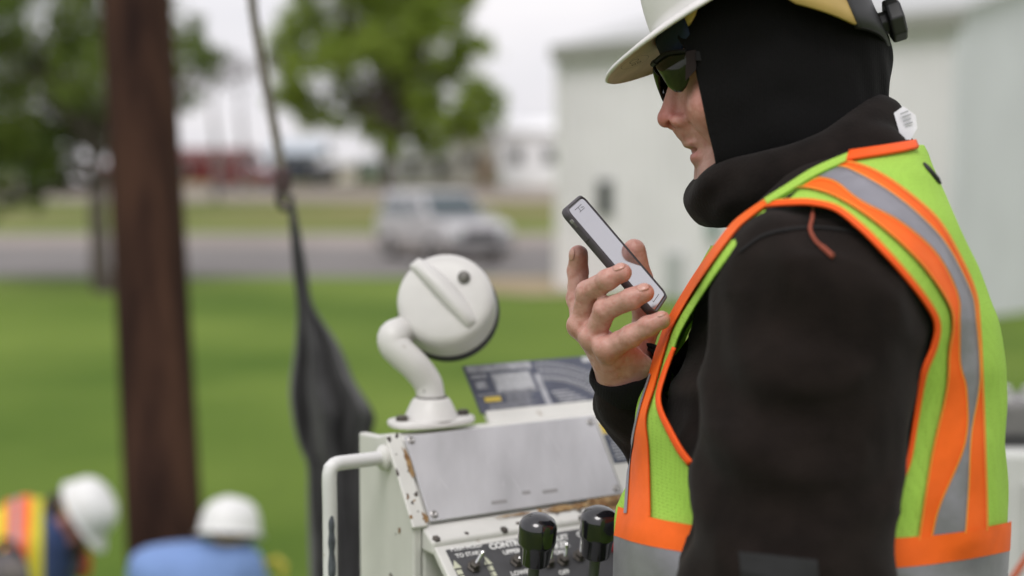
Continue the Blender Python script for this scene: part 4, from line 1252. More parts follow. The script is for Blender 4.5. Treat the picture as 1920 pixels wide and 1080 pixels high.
def vest_fabric(name, col, holes=True):
    m = mat(name, col, .75, spec=.2, var=.05, vscale=14)
    nt = m.node_tree; b = nt.nodes['Principled BSDF']
    tc = nt.nodes.new('ShaderNodeTexCoord'); mp = nt.nodes.new('ShaderNodeMapping')
    mp.inputs['Scale'].default_value = (290, 290, 340)
    vo = nt.nodes.new('ShaderNodeTexVoronoi'); vo.inputs['Randomness'].default_value = .25; vo.inputs['Scale'].default_value = 1.0
    r = nt.nodes.new('ShaderNodeValToRGB'); r.color_ramp.elements[0].position = .12; r.color_ramp.elements[1].position = .34
    r.color_ramp.elements[0].color = (.60, .64, .5, 1) if holes else (.9, .9, .9, 1); r.color_ramp.elements[1].color = (1, 1, 1, 1)
    mx = nt.nodes.new('ShaderNodeMix'); mx.data_type = 'RGBA'; mx.blend_type = 'MULTIPLY'; mx.inputs['Factor'].default_value = 1
    bp = nt.nodes.new('ShaderNodeBump'); bp.inputs['Strength'].default_value = .5; bp.inputs['Distance'].default_value = .001
    lk = nt.links.new
    lk(tc.outputs['Object'], mp.inputs[0]); lk(mp.outputs[0], vo.inputs['Vector']); lk(vo.outputs['Distance'], r.inputs[0])
    lk(nt.nodes['ramp'].outputs[0], mx.inputs['A']); lk(r.outputs[0], mx.inputs['B']); lk(mx.outputs['Result'], b.inputs['Base Color'])
    lk(vo.outputs['Distance'], bp.inputs['Height']); lk(bp.outputs[0], b.inputs['Normal'])
    tr = nt.nodes.new('ShaderNodeBsdfTranslucent'); ms = nt.nodes.new('ShaderNodeMixShader'); ms.inputs[0].default_value = .25
    lk(mx.outputs['Result'], tr.inputs[0]); lk(b.outputs[0], ms.inputs[1]); lk(tr.outputs[0], ms.inputs[2]); lk(ms.outputs[0], nt.nodes['Material Output'].inputs[0])
    return m
M_lime = vest_fabric('lime_mesh', (0.46, 0.74, 0.115))
M_orange = mat('orange_tape', (0.88, 0.135, 0.012), .6, spec=.25, var=.08, vscale=22, bump=.35, bscale=70, bdist=.002)
M_bind = mat('orange_binding', (0.90, 0.105, 0.012), .6, spec=.25, var=.05, vscale=30)
M_refl = mat('reflective_tape', (0.25, 0.245, 0.275), .38, metal=.25, var=.09, vscale=30, bump=.45, bscale=60, bdist=.002)

feet = W(1500, 1080, HD); feet = np.array([feet[0], feet[1], DECK])
man = empty('person', feet)
tag(man, 'worker in white hard hat, black balaclava and lime orange vest holding a phone', 'person')

# ---- torso, seen from his left; one implicit body shared by sweatshirt and vest
rows = np.array([[250, 1560, 1665, .055], [275, 1530, 1688, .075], [300, 1490, 1708, .100], [350, 1425, 1742, .140], [420, 1376, 1780, .165], [500, 1322, 1818, .180],
                 [590, 1272, 1852, .190], [680, 1236, 1868, .195], [800, 1204, 1871, .195], [960, 1180, 1868, .195], [1080, 1168, 1866, .190], [1300, 1190, 1850, .185], [1600, 1230, 1820, .17]], float)
t_vy = (540 - rows[:, 0]) * S
t_l = (rows[:, 1] - 960 + np.interp(rows[:, 0], [300, 500, 700, 1000], [0, 8, 8, 0])) * S; t_r = (rows[:, 2] - 960 - np.interp(rows[:, 0], [250, 300, 350, 430, 520, 700, 1000], [0, 14, 34, 42, 40, 42, 44])) * S; t_b = rows[:, 3]
od = np.argsort(t_vy)
TW = .38
def torso(P):
    vy = P[..., 1]
    l = np.interp(vy, t_vy[od], t_l[od]); r = np.interp(vy, t_vy[od], t_r[od]); b = np.interp(vy, t_vy[od], t_b[od])
    c = (l + r) / 2; a = (r - l) / 2
    c = c + TW * np.maximum(0, -HD - P[..., 2])          # his far side is turned back
    qx = np.abs(P[..., 0] - c) / a; qz = np.abs(P[..., 2] + HD) / b
    n_ = 2.35
    k = (qx ** n_ + qz ** n_ + 1e-9) ** (1 / n_)
    d = (k - 1) * np.minimum(a, b) * .92
    return smax(d, vy - t_vy[0] - .0, .03)
SHN = V(1522, 580, 1.285); SHF = SHN * 1.0; SHF = np.array([V(1520, 560, 1.66)[0], SHN[1] - .0, -1.675])
def shoulders(P):
    nb = V(1572, 338, HD - .03)
    a = sd_cone(P, nb, SHN + np.array([.004, .004, -.012]), .046, .086)
    nb2 = V(1572, 338, HD + .03)
    b = sd_cone(P, nb2, SHF + np.array([0, .01, .015]), .046, .083)
    return np.minimum(a, b)
def core(P): return smin(torso(P), shoulders(P), .06)

ELB = V(1470, 1160, 1.25)
ELF = V(1362, 1010, 1.655); WRF = V(1176, 706, 1.502)
def cloth_noise(P, amp=1.0):
    q = P * np.array([1, 1, 1])
    n1 = noise3(q, 9, 1); n2 = noise3(q * [1.6, .9, 1.2], 22, 2)
    return amp * (.006 * n1 + .0022 * n2)
def folds(P, o, d, wl, amp):                 # soft creases running across direction d
    u = (P - o) @ np.asarray(d)
    return amp * np.sin(u / wl * 2 * math.pi + 2.2 * noise3(P, 8, 5)) * np.clip(.5 + noise3(P, 6, 6), 0, 1)
def sweat(P):
    d = core(P) + .004
    arm = sd_cone(P, SHN, ELB, .0875, .0885)
    fore = sd_cone(P, ELB, V(1440, 1500, 1.24), .088, .06)
    arm = smin(arm, fore, .03)
    far = smin(sd_cone(P, SHF, ELF, .098, .07), sd_cone(P, ELF, V(1187, 714, 1.505), .060, .0415), .03)
    d = smin(d, arm, .025); d = smin(d, far, .02)
    rid = 1 - np.abs(noise3(P * [1.0, 1.35, 1.0], 8.5, 21)); rid2 = 1 - np.abs(noise3(P * [.8, 1.8, .8], 15, 22))
    return d + cloth_noise(P, .7) + folds(P, ELB, np.array([.45, .88, .1]), .075, .0042) - .0065 * np.clip(rid - .72, 0, 1) * 3 - .0035 * np.clip(rid2 - .75, 0, 1) * 3
lo = np.array([.06, -.50, -1.86]); hi = np.array([.62, .19, -1.10])
# cuff opening of the far sleeve is cut where the wrist comes out
cax = (V(1162, 655, 1.485) - V(1222, 800, 1.53)); cax /= np.linalg.norm(cax)
cpt = V(1172, 690, 1.496)
def keep_cuff(v):
    d = (v - cpt) @ cax
    near = np.linalg.norm(v - cpt, axis=1)
    return np.maximum(-d, near - .10)
hood = nets_obj('sweatshirt', sweat, lo, hi, .0062, M_fleece, man, keep=keep_cuff)
solid(hood, .003, -1)
# cuff welt
cw = []
ua = np.cross(cax, [0, 0, 1.0]); ua /= np.linalg.norm(ua); ub = np.cross(cax, ua)
ring = []
for k in range(36):
    a = 2 * math.pi * k / 36; d = math.cos(a) * ua + math.sin(a) * ub
    rr_ = np.linspace(.015, .075, 121); vals = sweat(cpt - cax * .008 + rr_[:, None] * d)
    r_ = rr_[np.argmax(vals > 0)] if (vals > 0).any() else .04
    ring.append(r_)
ring = np.array(ring); ring = (ring + np.roll(ring, 1) + np.roll(ring, -1)) / 3
vs = []; fs = []; sec = [(-.030, -.001), (-.024, .002), (-.002, .0025), (.002, .001), (.003, -.0015), (.001, -.0035), (-.03, -.004)]
for k in range(36):
    a = 2 * math.pi * k / 36; d = math.cos(a) * ua + math.sin(a) * ub
    for h, o_ in sec: vs.append(v2w(cpt + cax * h + d * (ring[k] + o_ + (.0012 * math.sin(5 * a) if h > -.01 else 0))))
for k in range(36):
    for j in range(len(sec) - 1): fs.append((k * len(sec) + j, k * len(sec) + j + 1, ((k + 1) % 36) * len(sec) + j + 1, ((k + 1) % 36) * len(sec) + j))
make('sleeve_cuff', vs, fs, M_knit, man)
# dark arc painted as the vest's shade on the shoulder, teal grey elbow patch
M_patch = mat('patch_grey', (0.0108, 0.0110, 0.0116), .9, var=.15, vscale=80)
cloth_strip('elbow_patch', sweat, [(1385, 1034), (1388, 1060), (1392, 1110)], [(1532, 1050), (1534, 1070), (1536, 1110)], .0012, M_patch, man, 1.05, 1.35, 16, 14, .0015)
for a_, b_ in (([(1385, 470), (1440, 436), (1530, 424), (1620, 440), (1690, 486)], [(1387, 473), (1441, 440), (1530, 428), (1619, 444), (1688, 490)]),):
    cloth_strip('yoke_shade', sweat, a_, b_, .0012, mat('yoke_shade_dark', (0.006, 0.005, 0.005), .9), hood, 1.0, 1.5, 60, 3, .0012)
# ---- legs, boots (below the picture)
M_jean = mat('work_trousers', (0.03, 0.028, 0.025), .9, var=.2, vscale=40)
hipz = v2w(V(1520, 1500, HD))
def leg(P, s):
    z = s * .1
    return 0
lg = MB()
body_lo = v2w(V(1530, 1400, HD))
for s_ in (-1, 1):
    y = HD + s_ * .11
    top_ = np.array([body_lo[0], body_lo[1] + s_ * .1, body_lo[2] - .05])
    kn = np.array([body_lo[0] - .03, body_lo[1] + s_ * .13, DECK + .5]); an = np.array([body_lo[0] + .01, body_lo[1] + s_ * .14, DECK + .11])
    lg.tube([top_ + [0, 0, .15], top_, (top_ + kn) / 2, kn, (kn + an) / 2, an], [.11, .115, .10, .08, .075, .065], 20)
lg.build('trousers', M_jean, man, smooth=True)
for s_ in (-1, 1):
    an = np.array([body_lo[0] + .01, body_lo[1] + s_ * .14, DECK])
    bt = MB(); vs = []; fs = []
    secs = [(-.19, .03, .035), (-.17, .045, .05), (-.10, .05, .065), (-.03, .052, .12), (.03, .05, .16), (.075, .045, .14), (.09, .03, .05)]
    for x, hw, h in secs:
        for k in range(12):
            a = 2 * math.pi * k / 12
            vs.append(an + np.array([x, hw * math.cos(a), max(.002, h / 2 + h / 2 * math.sin(a))]))
    for i in range(len(secs) - 1):
        for k in range(12): fs.append((i * 12 + k, i * 12 + (k + 1) % 12, (i + 1) * 12 + (k + 1) % 12, (i + 1) * 12 + k))
    fs += [tuple(range(12)), tuple((len(secs) - 1) * 12 + k for k in range(12))]
    bt.add(vs, fs).build('boot', mat('boot_leather', (.08, .05, .03), .7), man, smooth=True)

# ---- safety vest
def vest_f(P):
    d = core(P) - .010
    return d + folds(P, V(1780, 700, HD), np.array([.75, .6, .3]), .10, .006) + .005 * noise3(P, 7, 9) + .0016 * noise3(P, 24, 12)
hole = [(1440, 380), (1522, 379), (1568, 391), (1611, 424), (1647, 459), (1697, 514), (1741, 572), (1758, 610), (1752, 651), (1732, 703), (1704, 863), (1680, 905), (1600, 945), (1400, 945), (1300, 890),
        (1272, 852), (1246, 800), (1232, 766), (1228, 742), (1243, 690), (1272, 622), (1332, 527), (1394, 444), (1420, 402)]
neck_line = np.array([[1370, 428], [1430, 384], [1480, 350], [1530, 318], [1590, 291], [1650, 281], [1715, 266]], float)
def keep_vest(v):
    # mirrored halves share the near side's openings
    q = v.copy(); q[:, 0] -= TW * np.maximum(0, -HD - q[:, 2]); q[:, 2] = np.where(q[:, 2] < -HD, -2 * HD - q[:, 2], q[:, 2])
    px = 960 + q[:, 0] / -q[:, 2] * F; py = 540 - q[:, 1] / -q[:, 2] * F
    lat = q[:, 2] + HD
    k = np.maximum(poly_dist(px, py, hole), (.05 - lat) * 2000)
    px0 = 960 + q[:, 0] / HD * F; py0 = 540 - q[:, 1] / HD * F
    ny = np.interp(px0, [1200, 1370, 1430, 1480, 1530, 1590, 1650, 1720], [560, 434, 378, 346, 322, 302, 294, 280])
    return np.minimum(k, py0 - ny)
vest = nets_obj('safety_vest', vest_f, np.array([.08, -.40, -1.76]), np.array([.60, .17, -1.17]), .0058, M_lime, man, keep=keep_vest)
solid(vest, .0016, 0)
def band(nm, l, r, m, off=.0022, n=90, mm=7, thick=.0014):
    return cloth_strip(nm, vest_f, l, r, off, m, vest, 1.10, 1.56, n, mm, thick, mirror_at=-HD, twist=TW, rim='binding' in nm)
C0 = [(1432, 388), (1480, 384), (1522, 384), (1566, 395), (1608, 428), (1643, 462), (1693, 517), (1737, 575), (1753, 610), (1747, 650), (1727, 702), (1712, 790), (1699, 862), (1680, 905)]
C1 = [(1427, 378), (1480, 374), (1522, 374), (1571, 386), (1615, 419), (1651, 454), (1701, 510), (1746, 569), (1763, 608), (1757, 652), (1737, 704), (1721, 791), (1708, 864), (1690, 910)]
C2 = [(1478, 355), (1510, 352), (1558, 365), (1613, 396), (1676, 445), (1735, 505), (1778, 570), (1786, 610), (1779, 660), (1774, 733), (1747, 853), (1722, 1012)]
C3 = [(1525, 334), (1537, 331), (1569, 340), (1613, 374), (1690, 415), (1758, 475), (1797, 550), (1801, 605), (1802, 680), (1814, 733), (1811, 831), (1764, 947), (1749, 1005)]
C4 = [(1570, 313), (1578, 312), (1613, 327), (1669, 360), (1724, 404), (1775, 460), (1819, 545), (1829, 600), (1836, 711), (1820, 813), (1815, 911), (1809, 1000)]
C5 = [(1582, 301), (1590, 300), (1641, 318), (1697, 354), (1760, 410), (1802, 480), (1830, 545), (1838, 600), (1845, 733), (1851, 911), (1853, 995)]
band('orange_stripe', C2, C3, M_orange, thick=.0008)
band('reflective_stripe', C3, C4, M_refl, .0026, thick=.0008)
band('orange_stripe', C4, C5, M_orange, .0024, thick=.0008)
band('armhole_binding', C0, C1, M_bind, .003, thick=.0022)
M_stitch = mat('stitch_yellow', (0.80, 0.42, 0.05), .8)
def off_line(c, dx, w=1.3):
    p_ = resample(c, 60); t_ = np.gradient(p_, axis=0); t_ /= np.linalg.norm(t_, axis=1)[:, None]
    n_ = np.stack([-t_[:, 1], t_[:, 0]], -1)
    return p_ + n_ * (dx - w / 2), p_ + n_ * (dx + w / 2)
for c_, dx in ((C2, -2.0), (C5, 2.0), (C1, -1.2), (C3, 1.8), (C4, -1.8)):
    l_, r_ = off_line(c_, dx)
    band('stitching', l_, r_, M_stitch, .0042, 90, 2, .0004)
# front: binding along the front of the armhole, then orange and silver stripes
FL = [(1436, 372), (1400, 396), (1364, 428), (1300, 517), (1252, 598), (1234, 640), (1212, 720), (1193, 783), (1180, 870), (1170, 968)]
FR = [(1440, 383), (1409, 406), (1376, 437), (1313, 525), (1265, 605), (1249, 648), (1226, 728), (1211, 783), (1216, 850), (1219, 968)]
band('front_stripe', FL, FR, M_orange, .0035, thick=.0012)
band('front_reflective_stripe', [(1218, 700), (1196, 770), (1180, 850), (1170, 962)], [(1221, 702), (1199, 772), (1184, 850), (1176, 962)], M_refl, .0045, 30, 4)
band('armhole_binding', [(1262, 650), (1243, 695), (1231, 738), (1233, 768), (1246, 800), (1270, 846), (1290, 872)], [(1266, 653), (1249, 698), (1238, 738), (1241, 765), (1255, 796), (1279, 840), (1299, 866)], M_bind, .004, 40, 5, .0022)
band('armhole_lining', [(1440, 384), (1378, 438), (1315, 526), (1267, 606), (1251, 649), (1232, 728)], [(1430, 404), (1392, 446), (1331, 530), (1276, 622), (1256, 680), (1236, 735)], M_lime, .0005, 40, 5, .001)
# neck binding
band('neck_binding', [(1586, 300), (1640, 292), (1690, 284), (1722, 277)], [(1592, 283), (1640, 276), (1690, 268), (1716, 263)], M_bind, .004, 24, 5, .003)
band('neck_edge', [(1440, 384), (1484, 358), (1530, 330), (1586, 304)], [(1434, 374), (1478, 346), (1526, 316), (1590, 288)], M_lime, .004, 24, 5, .003)
# waist bands run right round
wt = [(1160, 950), (1200, 964), (1270, 980), (1480, 1012), (1680, 1009), (1800, 997), (1886, 981), (1900, 976)]
wb = [(1152, 1004), (1195, 1018), (1270, 1033), (1480, 1066), (1680, 1064), (1800, 1050), (1886, 1034), (1900, 1029)]
ws = [(1150, 1090), (1195, 1104), (1270, 1119), (1480, 1152), (1680, 1150), (1800, 1136), (1886, 1120), (1900, 1115)]
band('waist_stripe', wt, wb, M_orange, .0034, 100, 8)
band('waist_reflective_stripe', wb, ws, M_refl, .003, 100, 8)
def back_band(nm, y0, y1, m, off):
    zs = np.linspace(-HD + .15, -HD - .19, 40); ys = np.linspace(y0, y1, 6); xs = np.linspace(.62, .30, 260); vs = []
    for z in zs:
        for y in ys:
            P = np.stack([xs, np.full(260, y), np.full(260, z)], -1); v_ = vest_f(P) - off
            k = int(np.argmax(v_ < 0)); vs.append(P[k] if v_[k] < 0 else P[v_.argmin()])
    fs = [(i * 6 + j, i * 6 + j + 1, (i + 1) * 6 + j + 1, (i + 1) * 6 + j) for i in range(39) for j in range(5)]
    o = make(nm, v2w(np.array(vs)), fs, m, vest); solid(o, .0012, 0); o.modifiers['solid'].use_rim = False
yw0, yw1, yw2 = [(540 - p_) * 1.42 / F for p_ in (982, 1035, 1121)]
back_band('waist_stripe', yw0, yw1, M_orange, .0026)
back_band('waist_reflective_stripe', yw1, yw2, M_refl, .0024)
# small clip on the back of the vest and a loose thread
th = resample([W(1524, 382, 1.172), W(1524, 404, 1.168), W(1519, 428, 1.163), W(1530, 452, 1.160), W(1548, 468, 1.158), W(1562, 481, 1.156)], 30)
def on_sw(px, py, off): return v2w(onto(sweat, [(px, py)], off, 1.0, 1.5)[0])
th = resample([on_sw(a, b, .003) for a, b in ((1524, 388), (1523, 408), (1519, 430), (1530, 452), (1548, 468), (1562, 481))], 30)
MB().tube(th, [.0012] * 6 + [.0016] * 18 + [.0022] * 6, 6).build('loose_thread', mat('thread_rust', (.28, .06, .03), .8), vest, smooth=True)
ck = resample([v2w(onto(vest_f, [(a, b)], .002, 1.1, 1.6)[0]) for a, b in ((1732, 305), (1742, 318), (1754, 332), (1764, 344))], 12)
MB().tube(ck, [.001, .002, .0026, .0028, .0028, .0028, .0028, .0028, .0026, .002, .0015, .001], 8).build('black_clip', M_black, vest, smooth=True)

# ---- head frame: view space, turned a little away from us
YAW = R(3.5)
HC = V(1440, 170, HD)
cY, sY = math.cos(YAW), math.sin(YAW)
def to_head(P):                    # undo the yaw about the vertical through HC
    q = P - HC
    return np.stack([cY * q[..., 0] - sY * q[..., 2] * -1 * -1, q[..., 1], sY * q[..., 0] + cY * q[..., 2]], -1) + HC
def from_head(P):
    q = np.asarray(P) - HC
    return np.stack([cY * q[..., 0] + sY * q[..., 2], q[..., 1], -sY * q[..., 0] + cY * q[..., 2]], -1) + HC
def hp(px, py, lat=0.0):           # point of the head: photo place in its middle plane + offset towards us
    p = V(px, py, HD).copy(); p[2] += lat
    return p
def face_f(P0):
    P = to_head(P0)
    Q = P.copy(); Q[..., 2] = -HD + np.abs(P[..., 2] + HD)
    d = sd_sphere(P, hp(1392, 185), 1.0, (.0560, .108, .060))
    d = smin(d, sd_sphere(P, hp(1338, 92), 1.0, (.052, .05, .060)), .02)              # forehead
    d = smin(d, sd_cone(Q, hp(1290, 120, .015), hp(1310, 125, .042), .014, .014), .014)   # brow
    d = smin(d, sd_sphere(Q, hp(1328, 205, .030), .029), .016)                        # cheekbone
    d = smin(d, sd_cone(P, hp(1318, 245), hp(1336, 290), .019, .018), .012)           # muzzle
    d = smin(d, sd_cone(P, hp(1288, 248), hp(1299, 265), .0110, .0098), .006)         # upper lip
    ll = sd_sphere(P, hp(1311, 297), 1.0, (.0095, .0068, .018))
    ul = sd_sphere(P, hp(1302, 271), 1.0, (.0118, .0050, .018))
    ch = sd_sphere(P, hp(1345, 344), 1.0, (.021, .020, .026))
    d = smin(d, ch, .010); d = smin(d, sd_cone(Q, hp(1350, 330, .02), hp(1420, 270, .05), .020, .018), .02)
    d = smin(d, ll, .005); d = smin(d, ul, .004)
    ns = sd_cone(P, hp(1270, 150), hp(1251, 216), .0075, .0088)                       # nose
    ns = smin(ns, sd_sphere(P, hp(1247, 225), .0088), .005)
    ns = smin(ns, sd_sphere(Q, hp(1268, 231, .0125), 1.0, (.0095, .0068, .0065)), .005)
    ns = smin(ns, sd_cone(P, hp(1270, 236), hp(1290, 240), .006, .012), .008)
    ns = smin(ns, sd_cone(P, hp(1296, 150), hp(1288, 232), .016, .014), .006)
    d = smin(d, ns, .008)
    d = smax(d, -sd_sphere(Q, hp(1256, 236, .0065), 1.0, (.0055, .0042, .0042)), .002)  # nostrils
    d = smax(d, -sd_sphere(P, hp(1289, 283), 1.0, (.0112, .0036, .0165)), .0008)         # parted lips
    d = smax(d, -(sd_cone(Q, hp(1287, 240, .021), hp(1318, 282, .030), .0014, .0012)), .006)  # fold beside the mouth
    return d
lo = V(1215, 372, HD); hi = V(1470, 20, HD)
face = nets_obj('face', face_f, [lo[0], lo[1], -HD - .085], [hi[0], hi[1], -HD + .085], .0016, M_skin, man)
# skin tone: redder nose, lips and cheeks, stubble towards the chin
def tint(o, fn, base_ramp=True):
    me = o.data; co = np.empty(len(me.vertices) * 3); me.vertices.foreach_get('co', co); co = co.reshape(-1, 3)
    M = np.array(world_of(o)); w = co @ M[:3, :3].T + M[:3, 3]
    q = w - CAM; vsp = np.stack([q @ CR, q @ CU, -(q @ CF)], -1)
    c = np.clip(fn(vsp), 0, 1)
    at = me.attributes.new('tone', 'FLOAT_COLOR', 'POINT')
    at.data.foreach_set('color', np.c_[c, np.ones(len(c))].ravel())
def blob(P, c, r): return np.exp(-np.sum((P - c) ** 2, -1) / (r * r))
nt = M_skin.node_tree; at = nt.nodes.new('ShaderNodeAttribute'); at.attribute_name = 'tone'
sp = nt.nodes.new('ShaderNodeSeparateColor'); nt.links.new(at.outputs['Color'], sp.inputs[0])
m1 = nt.nodes.new('ShaderNodeMix'); m1.data_type = 'RGBA'; m1.inputs['B'].default_value = (.40, .10, .085, 1)
m2 = nt.nodes.new('ShaderNodeMix'); m2.data_type = 'RGBA'; m2.inputs['B'].default_value = (.20, .135, .10, 1)
m3 = nt.nodes.new('ShaderNodeMix'); m3.data_type = 'RGBA'; m3.inputs['B'].default_value = (.60, .38, .30, 1)
nt.links.new(nt.nodes['ramp'].outputs[0], m1.inputs['A']); nt.links.new(sp.outputs[0], m1.inputs['Factor'])
nt.links.new(m1.outputs['Result'], m2.inputs['A']); nt.links.new(sp.outputs[1], m2.inputs['Factor'])
nt.links.new(m2.outputs['Result'], m3.inputs['A']); nt.links.new(sp.outputs[2], m3.inputs['Factor'])
mo = nt.nodes.new('ShaderNodeTexNoise'); mo.inputs['Scale'].default_value = 150; mo.inputs['Detail'].default_value = 7
mr_ = nt.nodes.new('ShaderNodeMapRange'); mr_.inputs['From Min'].default_value = .5; mr_.inputs['From Max'].default_value = .72; mr_.inputs['To Max'].default_value = .45
tc_ = nt.nodes.new('ShaderNodeTexCoord'); nt.links.new(tc_.outputs['Object'], mo.inputs['Vector']); nt.links.new(mo.outputs['Fac'], mr_.inputs[0])
m4 = nt.nodes.new('ShaderNodeMix'); m4.data_type = 'RGBA'; m4.inputs['B'].default_value = (.40, .13, .10, 1)
nt.links.new(mr_.outputs[0], m4.inputs['Factor']); nt.links.new(m3.outputs['Result'], m4.inputs['A'])
nt.links.new(m4.outputs['Result'], nt.nodes['Principled BSDF'].inputs['Base Color'])
def face_tone(P):
    P = to_head(P); Q = P.copy(); Q[:, 2] = -HD + np.abs(P[:, 2] + HD)
    red = .75 * blob(P, hp(1246, 222), .018) + .45 * blob(Q, hp(1320, 205, .04), .028) + .8 * blob(P * [1, 1, .5], hp(1300, 296) * [1, 1, .5], .0085) + .5 * blob(P * [1, 1, .5], hp(1296, 275) * [1, 1, .5], .006)
    stub = .55 * blob(P * [1, 1, .6], hp(1320, 335) * [1, 1, .6], .028) + .4 * blob(P * [1, 1, .6], hp(1282, 258) * [1, 1, .6], .012) + .3 * blob(Q, hp(1345, 290, .045), .03)
    return np.stack([red, stub * (1 - np.clip(red, 0, 1)), red * 0], -1)
tint(face, face_tone)

# balaclava
def bal_f(P0):
    P = to_head(P0); Q = P.copy(); Q[..., 2] = -HD + np.abs(P[..., 2] + HD)
    d = sd_sphere(P, hp(1452, 92), 1.0, (.104, .118, .079))
    d = smin(d, sd_sphere(P, hp(1352, 95), 1.0, (.064, .07, .0655)), .02)
    d = smin(d, sd_sphere(P, hp(1385, 225), 1.0, (.067, .084, .066)), .03)
    d = smin(d, sd_cone(Q, hp(1360, 300, .018), hp(1430, 260, .045), .028, .026), .02)
    d = smin(d, sd_cone(P, hp(1500, 170), hp(1560, 400), .074, .082), .04)
    d = smin(d, sd_sphere(P, hp(1550, 122), 1.0, (.055, .058, .06)), .03)
    return d + .0018 * noise3(P, 38, 3) + .0014 * np.sin(P[..., 0] * 300 + P[..., 1] * 60) * np.clip(noise3(P, 12, 8), 0, 1)
edge = np.array([[20, 1255], [60, 1262], [85, 1268], [110, 1282], [146, 1303], [200, 1314], [254, 1326], [300, 1338], [345, 1348], [380, 1352]], float)
edge[:, 1] -= np.interp(edge[:, 0], [20, 110, 150, 380], [6, 12, 17, 17])
def keep_bal(v):
    q = to_head(v)
    px = 960 + q[:, 0] / HD * F; py = 540 - q[:, 1] / HD * F
    return px - np.interp(py, edge[:, 0], edge[:, 1])
lo = V(1240, 420, HD); hi = V(1690, -130, HD)
bal = nets_obj('balaclava', bal_f, [lo[0], lo[1], -HD - .105], [hi[0], hi[1], -HD + .105], .0040, M_knit, man, keep=keep_bal)
solid(bal, .004, 0)
# hem of the opening
rim = []
for sgn in (1, -1):
    col = []
    for py in np.linspace(58, 352, 60):
        x = (np.interp(py, edge[:, 0], edge[:, 1]) + 3.0 - 960) * S; y = (540 - py) * S
        zz = np.linspace(0, .1, 160)
        pts = np.stack([np.full(160, x), np.full(160, y), -HD + sgn * zz], -1)
        v_ = bal_f(from_head(pts)); k = np.argmax(v_ > 0) if (v_ > 0).any() else 0
        if v_[0] > 0: continue
        col.append(v2w(from_head(np.array([x, y, -HD + sgn * zz[k]]))))
    MB().tube(col, .0026, 8).build('opening_hem', M_knit, bal, smooth=True)

# fleece collar bunched round the neck
cp = [hp(1336, 374, 0), hp(1356, 360, .042), hp(1425, 356, .074), hp(1496, 336, .086), hp(1566, 292, .078), hp(1616, 244, .045), hp(1630, 238, 0), hp(1616, 244, -.045), hp(1566, 292, -.078), hp(1496, 336, -.086), hp(1425, 356, -.074), hp(1356, 360, -.042)]
cr_ = [.0235, .026, .029, .028, .027, .027, .0285, .029, .030, .030, .029, .026]
def closed(pl, n):
    pl = np.asarray(pl, float); m_ = len(pl); out = []
    for k in range(n):
        x = k * m_ / n; i = int(x); t = x - i
        a, b, c, d = pl[(i - 1) % m_], pl[i % m_], pl[(i + 1) % m_], pl[(i + 2) % m_]
        out.append(0.5 * ((2 * b) + (-a + c) * t + (2 * a - 5 * b + 4 * c - d) * t * t + (-a + 3 * b - 3 * c + d) * t ** 3))
    return np.array(out)
_cc = closed(np.c_[np.array(cp), cr_], 34); cp = list(_cc[:, :3]); cr_ = list(_cc[:, 3])
def collar_f(P):
    d = None
    for i in range(len(cp)):
        j = (i + 1) % len(cp)
        c = sd_cone(P, cp[i], cp[j], cr_[i], cr_[j])
        d = c if d is None else smin(d, c, .012)
    # lower skirt of the collar sinking into the vest
    for (a, b, r1, r2) in ((hp(1345, 385, .02), hp(1440, 385, .07), .022, .028), (hp(1440, 385, .07), hp(1520, 362, .09), .028, .034), (hp(1520, 362, .09), hp(1600, 310, .085), .034, .034), (hp(1590, 312, .085), hp(1606, 286, .03), .031, .026), (hp(1606, 286, .03), hp(1606, 286, -.03), .026, .026)):
        d = smin(d, sd_cone(P, a, b, r1, r2), .007)
    q = P - hp(1500, 330)
    u = q[..., 0] * .5 - q[..., 1] * .87
    d = d + .0040 * np.sin(u * 150 + 3 * noise3(P, 14, 4)) * np.clip(.3 + noise3(P, 11, 7), 0, 1) + .002 * noise3(P, 30, 2)
    return d
lo = V(1275, 450, HD); hi = V(1720, 165, HD)
nets_obj('fleece_collar', collar_f, [lo[0], lo[1], -HD - .14], [hi[0], hi[1], -HD + .14], .0042, M_collar, man)
# care label sticking out at the nape
M_label = mat('label_white', (.85, .84, .88), .8, var=.05, vscale=90)
lp = [(1676, 212), (1694, 199), (1717, 216), (1720, 240), (1708, 262), (1690, 262), (1684, 240)]
lv = [W(x, y, HD - .078 - .006 * ((x - 1676) / 44)) for x, y in lp]
lab = make('care_label', lv, [tuple(range(len(lv)))], M_label, man, smooth=False); solid(lab, .0012, 0)
for a, b, c, d in ((1688, 214, 1703, 208), (1692, 220, 1708, 214), (1694, 228, 1708, 222), (1697, 234, 1711, 229)):
    p_, q_ = W(a, b, HD - .0830), W(c, d, HD - .0850)
    MB().box((p_ + q_) / 2, (q_ - p_) / 2, CF * .0002, CU * .0007).build('print_line', M_printg, lab)

